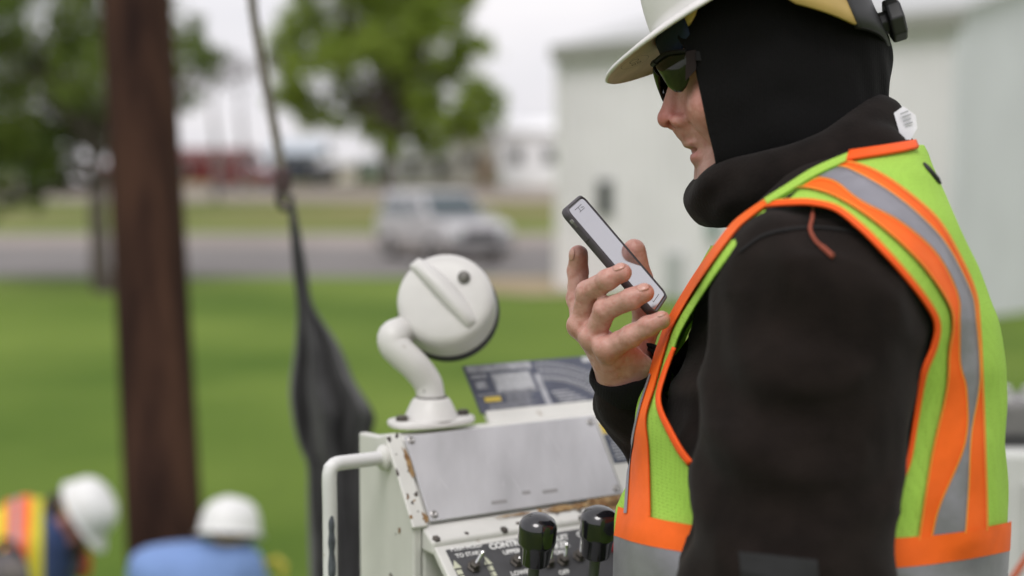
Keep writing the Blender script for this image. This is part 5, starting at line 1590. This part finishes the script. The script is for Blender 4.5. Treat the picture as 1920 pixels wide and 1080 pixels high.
# ---- safety glasses
GC = hp(1330, 152)
def gpt(az, py, ex=0.0):
    a = R(az)
    return from_head(np.array([GC[0] - (.0575 + ex) * math.cos(a) * (1 - .00 * az), (540 - py) * S, -HD + (.069 + ex) * math.sin(a)]))
M_lens = mat('smoked_lens', (0.012, 0.014, 0.006), .08, spec=.35)
M_gframe = mat('glasses_frame', (0.009, 0.008, 0.008), .55, spec=.2)
M_cheek_shade = mat('cheek_shade_brown', (.014, .008, .006), .5, spec=.15)
gl = empty('safety_glasses', v2w(from_head(GC))); gl.parent = man
gl.matrix_basis = world_of(man).inverted() @ Matrix.Translation(Vector(v2w(from_head(GC))))
for sgn in (1, -1):
    vs = []; fs = []; nA, nB = 26, 14
    bot = lambda az: np.interp(az, [8, 14, 24, 36, 44, 50, 53], [142, 153, 170, 183, 185, 176, 162])
    tp_ = lambda az: np.interp(az, [8, 30, 53], [121, 114, 116])
    for i in range(nA + 1):
        az = 8 + 45 * i / nA
        for j in range(nB + 1):
            t = j / nB; py = tp_(az) * (1 - t) + bot(az) * t
            vs.append(v2w(gpt(sgn * az, py, -.006 * abs(t - .35) ** 1.6 * 2)))
    for i in range(nA):
        for j in range(nB): fs.append((i * (nB + 1) + j, i * (nB + 1) + j + 1, (i + 1) * (nB + 1) + j + 1, (i + 1) * (nB + 1) + j))
    le = make('lens', vs, fs, M_lens, gl); solid(le, .0022, 0)
    MB().tube([v2w(gpt(sgn * a, tp_(a) - 2, .0008)) for a in np.linspace(5, 53, 24)], [.0022] * 24, 8).build('brow_bar', M_gframe, gl, smooth=True)
    h0 = from_head(hp(1283, 124, sgn * .0585)); h1 = from_head(hp(1306, 124, sgn * .056)); h2 = from_head(hp(1420, 122, sgn * .060))
    mb = MB()
    for a, b in ((h0, h1), (h1, h2)):
        a, b = v2w(a), v2w(b); mb.box((a + b) / 2, (b - a) / 2, CU * .0045, CF * .0016)
    mb.build('temple', M_gframe, gl)
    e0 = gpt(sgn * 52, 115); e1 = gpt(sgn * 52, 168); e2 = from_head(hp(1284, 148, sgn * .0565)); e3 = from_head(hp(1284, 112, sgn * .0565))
    ss = make('cheek_shade', [v2w(x) for x in (e0, e1, e2, e3)], [(0, 1, 2, 3)], M_cheek_shade, gl, smooth=False); solid(ss, .002, 0)  # dark card standing in for the shaded cheek behind the lens
MB().tube([v2w(gpt(a, 120, .001)) for a in (-8, -4, 0, 4, 8)], .0028, 8).build('bridge', M_gframe, gl, smooth=True)

# ---- hard hat
def hard_hat(parent, name, ctr, f, l, u, shell_m, under, sc_=1.0, details=True, M_b=None):
    """ctr: middle of the rim; f, l, u: forward, left, up (unit, world)"""
    ho = empty(name, ctr); ho.parent = parent
    ho.matrix_basis = world_of(parent).inverted() @ Matrix.Translation(Vector(ctr))
    n = 96; vs = []; fs = []
    a_, b_ = .134 * sc_, .112 * sc_
    def rim(phi, t):             # t<0: brim from base outward
        c, s_ = math.cos(phi), math.sin(phi)
        vis = max(0, math.cos(phi)) ** 2.2
        ext = (.012 + .050 * vis) * sc_
        return c, s_, vis, ext
    prof = []
    rows_ = [('b', 1.0), ('b', .96), ('b', .6), ('b', .3), ('b', .1), ('b', 0)] + [('d', t) for t in np.linspace(.04, 1, 22)]
    for kind, t in rows_:
        for k in range(n):
            phi = 2 * math.pi * k / n; c, s_, vis, ext = rim(phi, t)
            if kind == 'b':
                fx = (a_ + ext * t) * c; ly = (b_ + (.012 + .012 * vis) * sc_ * t) * s_
                z = -(.006 + .010 * vis) * sc_ * t ** 1.3
                if t > .97: z -= .003 * sc_
            else:
                ang = t * math.pi / 2; rr_ = math.cos(ang) ** .62
                z = .128 * sc_ * math.sin(ang) ** .92
                ridge = .006 * sc_ * math.exp(-(s_ * b_ * rr_ / (.022 * sc_)) ** 2) * min(1, t * 3)
                fx = a_ * c * rr_; ly = b_ * s_ * rr_; z += ridge
            vs.append(ctr + f * fx + l * ly + u * z)
    m_ = len(rows_)
    for i in range(m_ - 1):
        for k in range(n): fs.append((i * n + k, i * n + (k + 1) % n, (i + 1) * n + (k + 1) % n, (i + 1) * n + k))
    sh = make('shell', vs, fs, shell_m, ho); solid(sh, .0028 * sc_, -1)
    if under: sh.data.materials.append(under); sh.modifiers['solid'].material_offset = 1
    return ho, sh
f0 = np.array([-.925, -.38, 0]); f0 /= np.linalg.norm(f0)
yw = R(9); l0 = np.array([0, .11, .994])
f0 = np.array([f0[0] * math.cos(yw), f0[1], -math.sin(yw)]); f0 /= np.linalg.norm(f0)
l0 = l0 - f0 * np.dot(l0, f0); l0 /= np.linalg.norm(l0)
u0 = np.cross(f0, l0); u0 = u0 if u0[1] > 0 else -u0
Rw = lambda v_: v_[0] * CR + v_[1] * CU - v_[2] * CF
hf_, hl_, hu_ = Rw(f0), Rw(l0), Rw(u0)
tipv = V(1140, 146, HD + .022)
hctr_v = tipv - f0 * .192 + u0 * .016
hctr = v2w(hctr_v)
M_hat = worn_paint('hat_white', (0.73, 0.71, 0.70), .35, 60, .70)
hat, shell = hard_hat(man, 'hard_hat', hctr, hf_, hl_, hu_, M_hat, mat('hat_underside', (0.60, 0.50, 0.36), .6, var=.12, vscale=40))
Hpt = lambda az, a, b, z: hctr + hf_ * .024 + hf_ * a * math.cos(R(az)) + hl_ * b * math.sin(R(az)) + hu_ * z
def hat_band(nm, az0, az1, a, b, z0, z1, m, par, th=.0025, n=30):
    vs = []; fs = []
    for i in range(n + 1):
        az = az0 + (az1 - az0) * i / n
        for k in range(4):
            z = z0(az) + (z1(az) - z0(az)) * k / 3
            vs.append(Hpt(az, a, b, z))
    for i in range(n):
        for k in range(3): fs.append((i * 4 + k, i * 4 + k + 1, (i + 1) * 4 + k + 1, (i + 1) * 4 + k))
    o = make(nm, vs, fs, m, par); solid(o, th, 0); return o
M_susp = mat('suspension_yellow', (0.52, 0.36, 0.12), .5, var=.06, vscale=30)
M_navyc = mat('brow_pad_navy', (0.012, 0.022, 0.055), .85, bump=.3, bscale=200)
zl = lambda az: np.interp(abs(az), [0, 35, 52, 62, 90, 105, 135, 180], [-.030, -.026, -.012, .004, -.004, -.044, -.081, -.099])
zh = lambda az: np.interp(abs(az), [0, 35, 52, 62, 90, 105, 135, 180], [.004, .008, .014, .022, .024, .006, -.024, -.036])
hat_band('brow_pad', -46, 46, .106, .090, lambda a: zl(a) - .006, lambda a: zh(a) - .008, M_navyc, hat, .006)
for s_ in (1, -1):
    hat_band('suspension_band', s_ * 46, s_ * 140, .104, .104, zl, zh, M_susp, hat, .003)
hat_band('ratchet_strap', 136, 224, .104, .104, lambda a: zl(min(a, 360 - a)) - .003, lambda a: zh(min(a, 360 - a)) + .004, M_black, hat, .006)
kb = Hpt(180, .1075, .1, -.078); kax = -hf_ - hu_ * .1
kn = MB().lathe(kb, kax, [(.012, -.002), (.012, .006), (.0215, .0062), (.0225, .009), (.0225, .019), (.0205, .0215), (.001, .022)], 8).build('ratchet_knob', M_black, hat); bevel(kn, .0015, 2)
# accessory slot and moulded marks under the visor
for s_ in (1, -1):
    MB().box(hctr + hl_ * s_ * .1195 + hf_ * .045 - hu_ * .004, hf_ * .014, hl_ * .003, hu_ * .010).build('accessory_slot', M_hat, hat)
mk = MB(); mc_ = hctr + hf_ * .160 - hu_ * .0135 + hl_ * .006
M_mark = mat('mould_mark', (.10, .08, .06), .7)
def ringm(c, r, w, n=28):
    for k in range(n):
        t0, t1 = 2 * math.pi * k / n, 2 * math.pi * (k + 1) / n
        q = [c + hf_ * rr_ * math.cos(t) * .8 + hl_ * rr_ * math.sin(t) for rr_, t in ((r, t0), (r + w, t0), (r + w, t1), (r, t1))]
        mk.add(q, [(0, 1, 2, 3)])
ringm(mc_, .019, .0005); ringm(mc_ + hl_ * .006, .0055, .0011)
for a, b in ((-.006, .002), (-.006, -.004), (-.010, .002), (-.010, -.004)): ringm(mc_ + hl_ * a + hf_ * b, .0022, .0009, 12)
mk.build('mould_marks', M_mark, hat)

# ---- right hand holding the phone
h_ = lambda px, py, D: V(px, py, D)
FING = {   # joints: (px, py, depth, radius)
 'index': [(1092, 600, 1.508, .0115), (1084, 560, 1.520, .0105), (1083, 510, 1.522, .0097), (1085, 477, 1.512, .0090)],
 'middle': [(1090, 612, 1.484, .0118), (1102, 548, 1.464, .0104), (1140, 524, 1.436, .0093), (1166, 511, 1.430, .0087)],
 'ring': [(1112, 634, 1.466, .0115), (1134, 582, 1.444, .0102), (1182, 561, 1.422, .0092), (1208, 549, 1.420, .0086)],
 'little': [(1140, 655, 1.450, .0110), (1182, 630, 1.426, .0096), (1216, 612, 1.414, .0084), (1241, 600, 1.412, .0077)],
 'thumb': [(1188, 690, 1.522, .0150), (1212, 610, 1.546, .0128), (1200, 522, 1.540, .0115), (1189, 468, 1.528, .0105)],
}
for _k in FING: FING[_k] = [(a, b, c, d * 1.12) for a, b, c, d in FING[_k]]
WR0, WR1 = h_(1176, 720, 1.503), h_(1230, 850, 1.545)
def hand_f(P):
    d = sd_cone(P, WR1, WR0, .026, .0245)
    wa, wb_ = h_(1160, 702, 1.490), h_(1192, 706, 1.515)
    palm = None
    for nm, r0 in (('index', .013), ('middle', .0135), ('ring', .013), ('little', .0125)):
        j = FING[nm][0]; base_ = wa if nm in ('ring', 'little') else (wa + wb_) / 2
        c = sd_cone(P, base_, h_(*j[:3]), .019, r0 * .92)
        palm = c if palm is None else smin(palm, c, .014)
    # heel of the hand and the cushion of the thumb
    palm = smin(palm, sd_cone(P, h_(1205, 690, 1.48), h_(1172, 655, 1.462), .013, .010), .016)
    palm = smin(palm, sd_cone(P, h_(1188, 700, 1.51), h_(1200, 640, 1.535), .017, .013), .014)
    d = smin(d, palm, .018)
    out = d
    for nm, js in FING.items():
        c = None
        for a, b in zip(js[:-1], js[1:]):
            s_ = sd_cone(P, h_(*a[:3]), h_(*b[:3]), a[3], b[3])
            c = s_ if c is None else smin(c, s_, .0025)
        for j in js[1:-1]:                                # knuckle swelling
            c = smin(c, sd_sphere(P, h_(*j[:3]), j[3] * 1.07), .003)
        out = smin(out, c, .0055 if nm != 'thumb' else .008)
    for nm in ('middle', 'ring', 'little'):
        j = FING[nm][0]; out = smin(out, sd_sphere(P, h_(j[0] - 6, j[1] - 1, j[2] - .004), .0092), .008)
    for nm, js in FING.items():                                # creases over the joints
        for i in (1, 2):
            j = h_(*js[i][:3]); ax_j = h_(*js[i + 1][:3]) - h_(*js[i - 1][:3]); ax_j /= np.linalg.norm(ax_j)
            q = P - j; u = q @ ax_j; near = np.exp(-np.maximum(0, np.linalg.norm(q, axis=-1) - js[i][3]) / .0015)
            out = out + near * .0007 * sum(np.exp(-((u - w_) / .0011) ** 2) for w_ in (-.0032, 0, .0032))
    for nm in ('middle', 'ring', 'little'):                    # tendons on the back of the hand
        a, b = h_(*FING[nm][0][:3]), h_(1165, 700, 1.492)
        dirn = np.array([-.006, .003, .007]); out = smin(out, sd_cone(P, a + dirn, a * .35 + b * .65 + dirn * 1.6, .0065, .0035), .007)
    return out + .0005 * noise3(P, 160, 2) + .0007 * noise3(P, 60, 5)
lo = V(1050, 790, 1.52); hi = V(1275, 430, 1.52)
hand = nets_obj('hand', hand_f, [lo[0], lo[1], -1.585], [hi[0], hi[1], -1.392], .0015, M_skin, man)
def hand_tone(P):
    red = np.zeros(len(P)); pale = np.zeros(len(P))
    for nm, js in FING.items():
        red += .38 * blob(P, h_(*js[-1][:3]), .014) + .28 * blob(P, h_(*js[1][:3]), .011)
        red += .35 * blob(P, h_(*js[0][:3]), .012)
        mid_ = (h_(*js[1][:3]) + h_(*js[2][:3])) / 2; pale += .35 * blob(P, mid_, .010)
    red += .2 * blob(P, h_(1150, 690, 1.47), .03)
    return np.stack([red, red * 0 + .12, .18 + pale], -1)
tint(hand, hand_tone)
M_nail = mat('fingernail', (0.55, 0.295, 0.24), .3, spec=.45, sub=.1)
def nail(nm, dx, dy, dz, sx=.0052, ln=.0062):
    a, b = h_(*FING[nm][-2][:3]), h_(*FING[nm][-1][:3]); r_ = FING[nm][-1][3]
    t = (b - a) / np.linalg.norm(b - a)
    nrm_ = np.array([dx, dy, dz], float); nrm_ -= t * np.dot(nrm_, t); nrm_ /= np.linalg.norm(nrm_)
    sd = np.cross(t, nrm_); vs = []; fs = []
    for i in range(9):
        for j in range(9):
            u = -1 + i / 4; w = -1 + j / 4
            wid = sx * math.sqrt(max(.03, 1 - abs(u) ** (3.2 if u < 0 else 2.4) * .97))
            x = w * wid; rr_ = r_ + .00035; s_ax = u * ln + .0016
            p_ = b + t * s_ax + sd * x + nrm_ * (math.sqrt(max(rr_ ** 2 - x * x - max(0, s_ax) ** 2, 1e-7)) - .0001)
            vs.append(v2w(p_))
    for i in range(8):
        for j in range(8): fs.append((i * 9 + j, i * 9 + j + 1, (i + 1) * 9 + j + 1, (i + 1) * 9 + j))
    o = make('fingernail', vs, fs, M_nail, hand); solid(o, .0006, 0)
nail('middle', .1, .75, .65); nail('ring', .1, .75, .65); nail('little', .15, .85, .5, .0045, .0052); nail('index', -.85, .0, .5)

# ---- the phone
pdir = np.array([.648, -.757, -.02]); pdir /= np.linalg.norm(pdir)      # top end -> bottom end
pup = np.array([.757, .648, 0.])
pw_ = pup * .385 + np.array([0, 0, -1]) * .923; pw_ -= pdir * np.dot(pw_, pdir); pw_ /= np.linalg.norm(pw_)   # near edge -> far edge
pn_ = np.cross(pdir, pw_); pn_ = pn_ if np.dot(pn_, pup) > 0 else -pn_
PLn, PWd, PTh = .144, .072, .0098
ptop = V(1056, 392, 1.452)
pctr = ptop + pdir * PLn / 2 + pw_ * PWd / 2 - pn_ * .002
pd_, pw2, pn2 = Rw(pdir), Rw(pw_), Rw(pn_); pc_ = v2w(pctr)
pho = empty('phone', v2w(ptop + pdir * PLn)); tag(pho, 'smartphone in a dark grey bumper case held in the raised hand', 'phone')
def rrect(hl, hw, r, n=8):
    out = []
    for cx, cy, a0 in ((hl - r, hw - r, 0), (-hl + r, hw - r, 90), (-hl + r, -hw + r, 180), (hl - r, -hw + r, 270)):
        for k in range(n + 1):
            a = R(a0 + 90 * k / n); out.append((cx + r * math.cos(a), cy + r * math.sin(a)))
    return out
def plate_rings(rings):            # (inset, height) rings of the rounded outline
    vs = []; n = None
    for ins, z in rings:
        o = rrect(PLn / 2 - ins, PWd / 2 - ins, max(.0025, .0105 - ins)); n = len(o)
        vs += [pc_ + pd_ * a + pw2 * b + pn2 * z for a, b in o]
    fs = [(i * n + k, i * n + (k + 1) % n, (i + 1) * n + (k + 1) % n, (i + 1) * n + k) for i in range(len(rings) - 1) for k in range(n)]
    return vs, fs, n
M_case = mat('case_grey', (0.060, 0.055, 0.062), .5, spec=.4, var=.1, vscale=90)
t2 = PTh / 2
vs, fs, n = plate_rings([(.004, -t2), (.0012, -t2 + .0008), (0, -t2 + .003), (0, t2 - .002), (.0006, t2 - .0005), (.0018, t2), (.0028, t2 - .0003), (.0032, t2 - .0015)])
fs.append(tuple(range(n))); make('case', vs, fs, M_case, pho)
M_screen = mat('phone_screen', (0.48, 0.48, 0.51), .09, metal=.9)
M_scr_b = mat('screen_border', (0.02, 0.02, 0.022), .1, spec=.6)
vs, fs, n = plate_rings([(.0031, t2 - .0016), (.0045, t2 - .0012)]); make('screen_bezel', vs, fs, M_scr_b, pho)
vs, fs, n = plate_rings([(.0044, t2 - .00125), (.0048, t2 - .0011)]); fs.append(tuple(range(n, 2 * n))); make('screen', vs, fs, M_screen, pho, smooth=False)
scr = lambda a, b: pc_ + pd_ * (a - .5) * PLn + pw2 * (b - .5) * PWd + pn2 * (t2 - .0009)
mk = MB()
def seg(a0, b0, a1, b1, w=.0008):
    p_, q_ = scr(a0, b0), scr(a1, b1); d = (q_ - p_); s_ = np.cross(d, pn2); s_ = s_ / np.linalg.norm(s_) * w / 2
    mk.add([p_ - s_, p_ + s_, q_ + s_, q_ - s_], [(0, 1, 2, 3)])
seg(.060, .30, .060, .68, .0009); seg(.060, .48, .095, .48, .0012); seg(.095, .40, .095, .70, .0008); seg(.075, .58, .085, .70, .0008)
seg(.93, .30, .93, .72, .0007); seg(.915, .30, .93, .30, .0007)
mk.build('screen_marks', mat('screen_ink', (.14, .14, .15), .4), pho)
# side buttons on the near edge
for a, l_ in ((.13, .0085),):
    q = pc_ + pd_ * (a - .5) * PLn - pw2 * (PWd / 2 + .0003) + pn2 * .0006
    bt = MB().box(q, pd_ * l_ * .62, pw2 * .0007, pn2 * .0019).build('volume_button', mat('button_grey', (.28, .27, .28), .35, metal=.4), pho); bevel(bt, .0006, 2)
q = pc_ + pd_ * (.20 - .5) * PLn - pw2 * (PWd / 2 + .0002)
bt = MB().box(q, pd_ * .012, pw2 * .0008, pn2 * .0028).build('case_grip', M_case, pho); bevel(bt, .0006, 2)

# ================================================================== TWO WORKERS AT THE FOOT OF THE POLE
M_skin2 = mat('skin_far', (0.30, 0.13, 0.10), .55, col2=(.38, .17, .13), vscale=30, sub=.1)
M_hair = mat('dark_hair', (0.03, 0.02, 0.014), .8, var=.3, vscale=60)
M_blue = mat('blue_denim_shirt', (0.045, 0.075, 0.19), .85, var=.15, vscale=20, bump=.2, bscale=80)
M_blue2 = mat('pale_blue_shirt', (0.17, 0.27, 0.52), .85, var=.10, vscale=9, bump=.2, bscale=80)
M_yv = mat('yellow_vest', (0.62, 0.56, 0.03), .7, var=.05, vscale=10)
M_hatw = mat('hat_white_far', (0.72, 0.72, 0.71), .4)
M_hiviz = mat('orange_tape_far', (0.85, 0.13, 0.02), .6)
def hat_axes(f, uguess):
    f = np.asarray(f, float) / np.linalg.norm(f); u = np.asarray(uguess, float); u = u - f * np.dot(u, f); u /= np.linalg.norm(u)
    l = np.cross(u, f); return f, l, u
# ---- worker bending in the striped vest
D1 = 6.1; k1 = D1 / F
w1p = W(20, 1080, D1 + .2)
w1 = empty('person', (w1p[0], w1p[1], 0))
tag(w1, 'worker in striped yellow orange vest bending down at lower left corner', 'person')
v1 = lambda px, py, dd=0.0: V(px, py, D1 + dd)
def body1(P):
    d = sd_cone(P, v1(-120, 1150), v1(40, 1040), .24, .20)
    d = smin(d, sd_cone(P, v1(40, 1040, -.05), v1(70, 1010, 0), .19, .15), .1)
    d = smin(d, sd_cone(P, v1(50, 1030, -.20), v1(70, 1260, -.26), .095, .075), .06)      # near arm
    d = smin(d, sd_cone(P, v1(70, 1030, .20), v1(150, 1200, .22), .095, .07), .06)        # far arm
    for dd in (-.13, .13):
        hip = v1(-150, 1180, dd); g_ = np.array([hip[0] - .05, 0, hip[2]])
        d = smin(d, sd_cone(P, hip, v1(-150, 1400, dd), .13, .10), .06)
        d = smin(d, sd_cone(P, v1(-150, 1400, dd), v1(-170, 1590, dd), .10, .075), .04)
    return d + .006 * noise3(P, 7, 3)
bb = nets_obj('shirt_and_trousers', body1, v1(-320, 1660) - [0, 0, .5], v1(300, 880) + [0, 0, .5], .022, M_blue, w1)
def head1(P):
    d = sd_sphere(P, v1(118, 975), 1.0, (.095, .115, .078))
    d = smin(d, sd_sphere(P, v1(135, 1010), 1.0, (.06, .075, .055)), .03)                 # jaw with beard
    d = smin(d, sd_cone(P, v1(152, 990), v1(165, 1000), .018, .014), .012)                # nose
    d = smin(d, sd_sphere(P, v1(120, 985, -.08), 1.0, (.018, .03, .012)), .01)            # ear
    d = smin(d, sd_cone(P, v1(105, 975), v1(60, 1010), .065, .075), .03)
    return d
hd = nets_obj('head', head1, v1(30, 1100) - [0, 0, .16], v1(200, 900) + [0, 0, .16], .009, M_skin2, w1)
def hair1(P): return smax(smax(head1(P) - .008, (P[..., 0] - v1(120, 0)[0]) * .8 - (P[..., 1] - v1(0, 965)[1]) * 1.0, .02), (v1(60, 0)[0] - P[..., 0]), .01)
nets_obj('hair', hair1, v1(30, 1060) - [0, 0, .16], v1(170, 880) + [0, 0, .16], .010, M_hair, w1)
def beard1(P): return smax(sd_sphere(P, v1(133, 1022), 1.0, (.066, .060, .060)), (P[..., 1] - v1(0, 995)[1]), .02)
nets_obj('beard', beard1, v1(60, 1100) - [0, 0, .12], v1(190, 960) + [0, 0, .12], .010, M_hair, w1)
f_, l_, u_ = hat_axes(Rw(np.array([.50, -.86, .05])), Rw(np.array([.86, .50, .12])))
hh, _ = hard_hat(w1, 'hard_hat', W(158, 957, D1), f_, l_, u_, M_hatw, None, 1.0)
hq = W(158, 957, D1) - f_ * .03 + l_ * 0
sg_ = np.sign(np.dot(l_, CAM - hq)) or 1
MB().lathe(W(166, 953, D1 - .10), (CAM - W(166, 953, D1)) * 1.0, [(.026, -.03), (.026, .004), (.022, .006), (.001, .0065)], 20).build('sticker', mat('sticker_brown', (.20, .09, .06), .6), hh, smooth=True)
MB().box(W(128, 953, D1 - .09), f_ * .035, l_ * .004, u_ * .018).build('suspension_band', M_susp, hh)
# vest: shell over the body with stripes laid on it
def vest1(P): return body1(P) - .012
def keep_v1(v):
    px = 960 + v[:, 0] / -v[:, 2] * F; py = 540 - v[:, 1] / -v[:, 2] * F
    return np.minimum(np.minimum(80 - px, 1135 - py), np.minimum((px + 230), 2000 * (v[:, 2] + D1 + .3)))
vs1 = nets_obj('safety_vest', vest1, v1(-320, 1400) - [0, 0, .5], v1(150, 880) + [0, 0, .5], .020, M_yv, w1, keep=keep_v1)
def band1(nm, l, r, m): return cloth_strip(nm, vest1, l, r, .008, m, vs1, D1 - .6, D1 + .6, 24, 5, .004)
band1('orange_stripe', [(12, 915), (10, 960), (8, 1060)], [(24, 915), (23, 960), (20, 1060)], M_hiviz)
band1('reflective_stripe', [(24, 915), (23, 960), (20, 1060)], [(37, 915), (37, 960), (35, 1060)], M_refl)
band1('orange_stripe', [(37, 915), (37, 960), (35, 1060)], [(58, 918), (58, 960), (52, 1060)], M_hiviz)
# far front panel of the vest hanging open
for nm, x0, x1, m in (('vest_front', 122, 132, M_yv), ('reflective_stripe', 133, 152, M_refl), ('orange_stripe', 153, 172, M_hiviz)):
    pts = [W(x0 - 6, 1085, D1 + .12), W(x1 - 6, 1085, D1 + .12), W(x1, 1050, D1 + .13), W(x1 - 16, 1012, D1 + .14), W(x0 - 4, 1020, D1 + .14), W(x0, 1050, D1 + .13)]
    solid(make(nm, [pts[0], pts[1], pts[2], pts[3], pts[4], pts[5]], [(0, 1, 2, 5), (5, 2, 3, 4)], m, vs1), .01, 0)
# dark tool bag he works over
tb_ = empty('tool_bag', W(18, 1075, D1 - .45)); tag(tb_, 'dark tool bag with tools at the lower left corner before the worker', 'bag')
def bag(P): return sd_sphere(P, V(14, 1075, D1 - .45), 1.0, (.085, .10, .07)) + .008 * noise3(P, 16, 2)
nets_obj('bag', bag, V(-60, 1160, D1 - .45) - [0, 0, .12], V(80, 990, D1 - .45) + [0, 0, .12], .010, mat('bag_grey', (.06, .055, .07), .7, col2=(.22, .19, .17), vscale=14), tb_)
MB().tube(resample([W(-14, 1040, D1 - .47), W(2, 1016, D1 - .47), W(22, 1018, D1 - .47), W(42, 1046, D1 - .47)], 16), .014, 8).build('strap', M_black, tb_, smooth=True)
# ---- worker in the blue shirt, seen from behind
D2 = 5.4
w2p = W(400, 1080, D2)
w2 = empty('person', (w2p[0], w2p[1], 0))
tag(w2, 'worker in pale blue shirt and white hard hat seen from behind beside the pole', 'person')
v2 = lambda px, py, dd=0.0: V(px, py, D2 + dd)
def body2(P):
    d = sd_cone(P, v2(300, 1085, .02), v2(430, 1068, .05), .115, .105)
    d = smin(d, sd_cone(P, v2(300, 1085), v2(252, 1230, .1), .10, .08), .06)
    d = smin(d, sd_cone(P, v2(452, 1078, .05), v2(500, 1230, .12), .09, .075), .06)
    d = smin(d, sd_cone(P, v2(370, 1120, .05), v2(380, 1420, .25), .19, .17), .08)
    d = smin(d, sd_cone(P, v2(430, 1050, .06), v2(432, 1010, .10), .06, .055), .04)
    for dx in (-70, 70):
        d = smin(d, sd_cone(P, v2(380 + dx, 1450, .25), v2(380 + dx * 1.3, 1640, .1), .13, .10), .06)
    return d + .010 * noise3(P, 8, 4) - .012 * np.clip((1 - np.abs(noise3(P, 7, 15))) - .7, 0, 1) * 3 + .004 * noise3(P, 22, 5)
nets_obj('shirt', body2, v2(120, 1560) - [0, 0, .6], v2(600, 940) + [0, 0, .35], .020, M_blue2, w2)
def head2(P): return smin(sd_sphere(P, v2(432, 985, .08), 1.0, (.078, .11, .095)), sd_sphere(P, v2(472, 1000, .09), 1.0, (.014, .028, .02)), .01)
nets_obj('head', head2, v2(360, 1060) - [0, 0, .2], v2(500, 900) + [0, 0, .1], .010, M_hair, w2)
f_, l_, u_ = hat_axes(Rw(np.array([.18, -.22, -.95])), Rw(np.array([.03, .97, -.2])))
hh, _ = hard_hat(w2, 'hard_hat', W(431, 998, D2 + .06), f_, l_, u_, M_hatw, None, 1.02)
cloth_strip('suspension_band', head2, [(398, 1004), (430, 1012), (466, 1004)], [(398, 1014), (430, 1022), (466, 1014)], .006, M_susp, hh, D2 - .3, D2 + .4, 20, 4, .003, rim=True)
bl = W(512, 1056, D2 + .1)
gv = empty('yellow_tool', bl); tag(gv, 'small yellow handled tool beside the worker in blue', 'tool')
MB().tube([W(488, 1080, D2 + .1), W(500, 1056, D2 + .1), W(520, 1048, D2 + .1), W(532, 1060, D2 + .1), W(528, 1082, D2 + .1)], .014, 10).build('handle', mat('tool_yellow', (.5, .42, .05), .5), gv, smooth=True)
MB().tube([W(494, 1084, D2 + .1), W(496, 1200, D2 + .1)], [.03, .03], 12).build('body', mat('tool_grey', (.3, .28, .26), .6), gv, smooth=True)
# loose shovel handle crossing the lower right corner
sh0, sh1 = W(1895, 1090, 2.3), W(1935, 1030, 2.3)
d_ = sh1 - sh0; d_ /= np.linalg.norm(d_)
rp_ = empty('orange_rod', sh0 - d_ * .5); tag(rp_, 'thin orange red rod crossing the lower right corner of the picture', 'rod')
MB().tube([sh0 - d_ * .6, sh0 + d_ * .5], .006, 10).build('shaft', mat('rod_orange', (.45, .10, .04), .5), rp_, smooth=True)
MB().tube([sh0 - d_ * .62, sh0 - d_ * .6], .009, 10).build('end_cap', M_black, rp_, smooth=True)
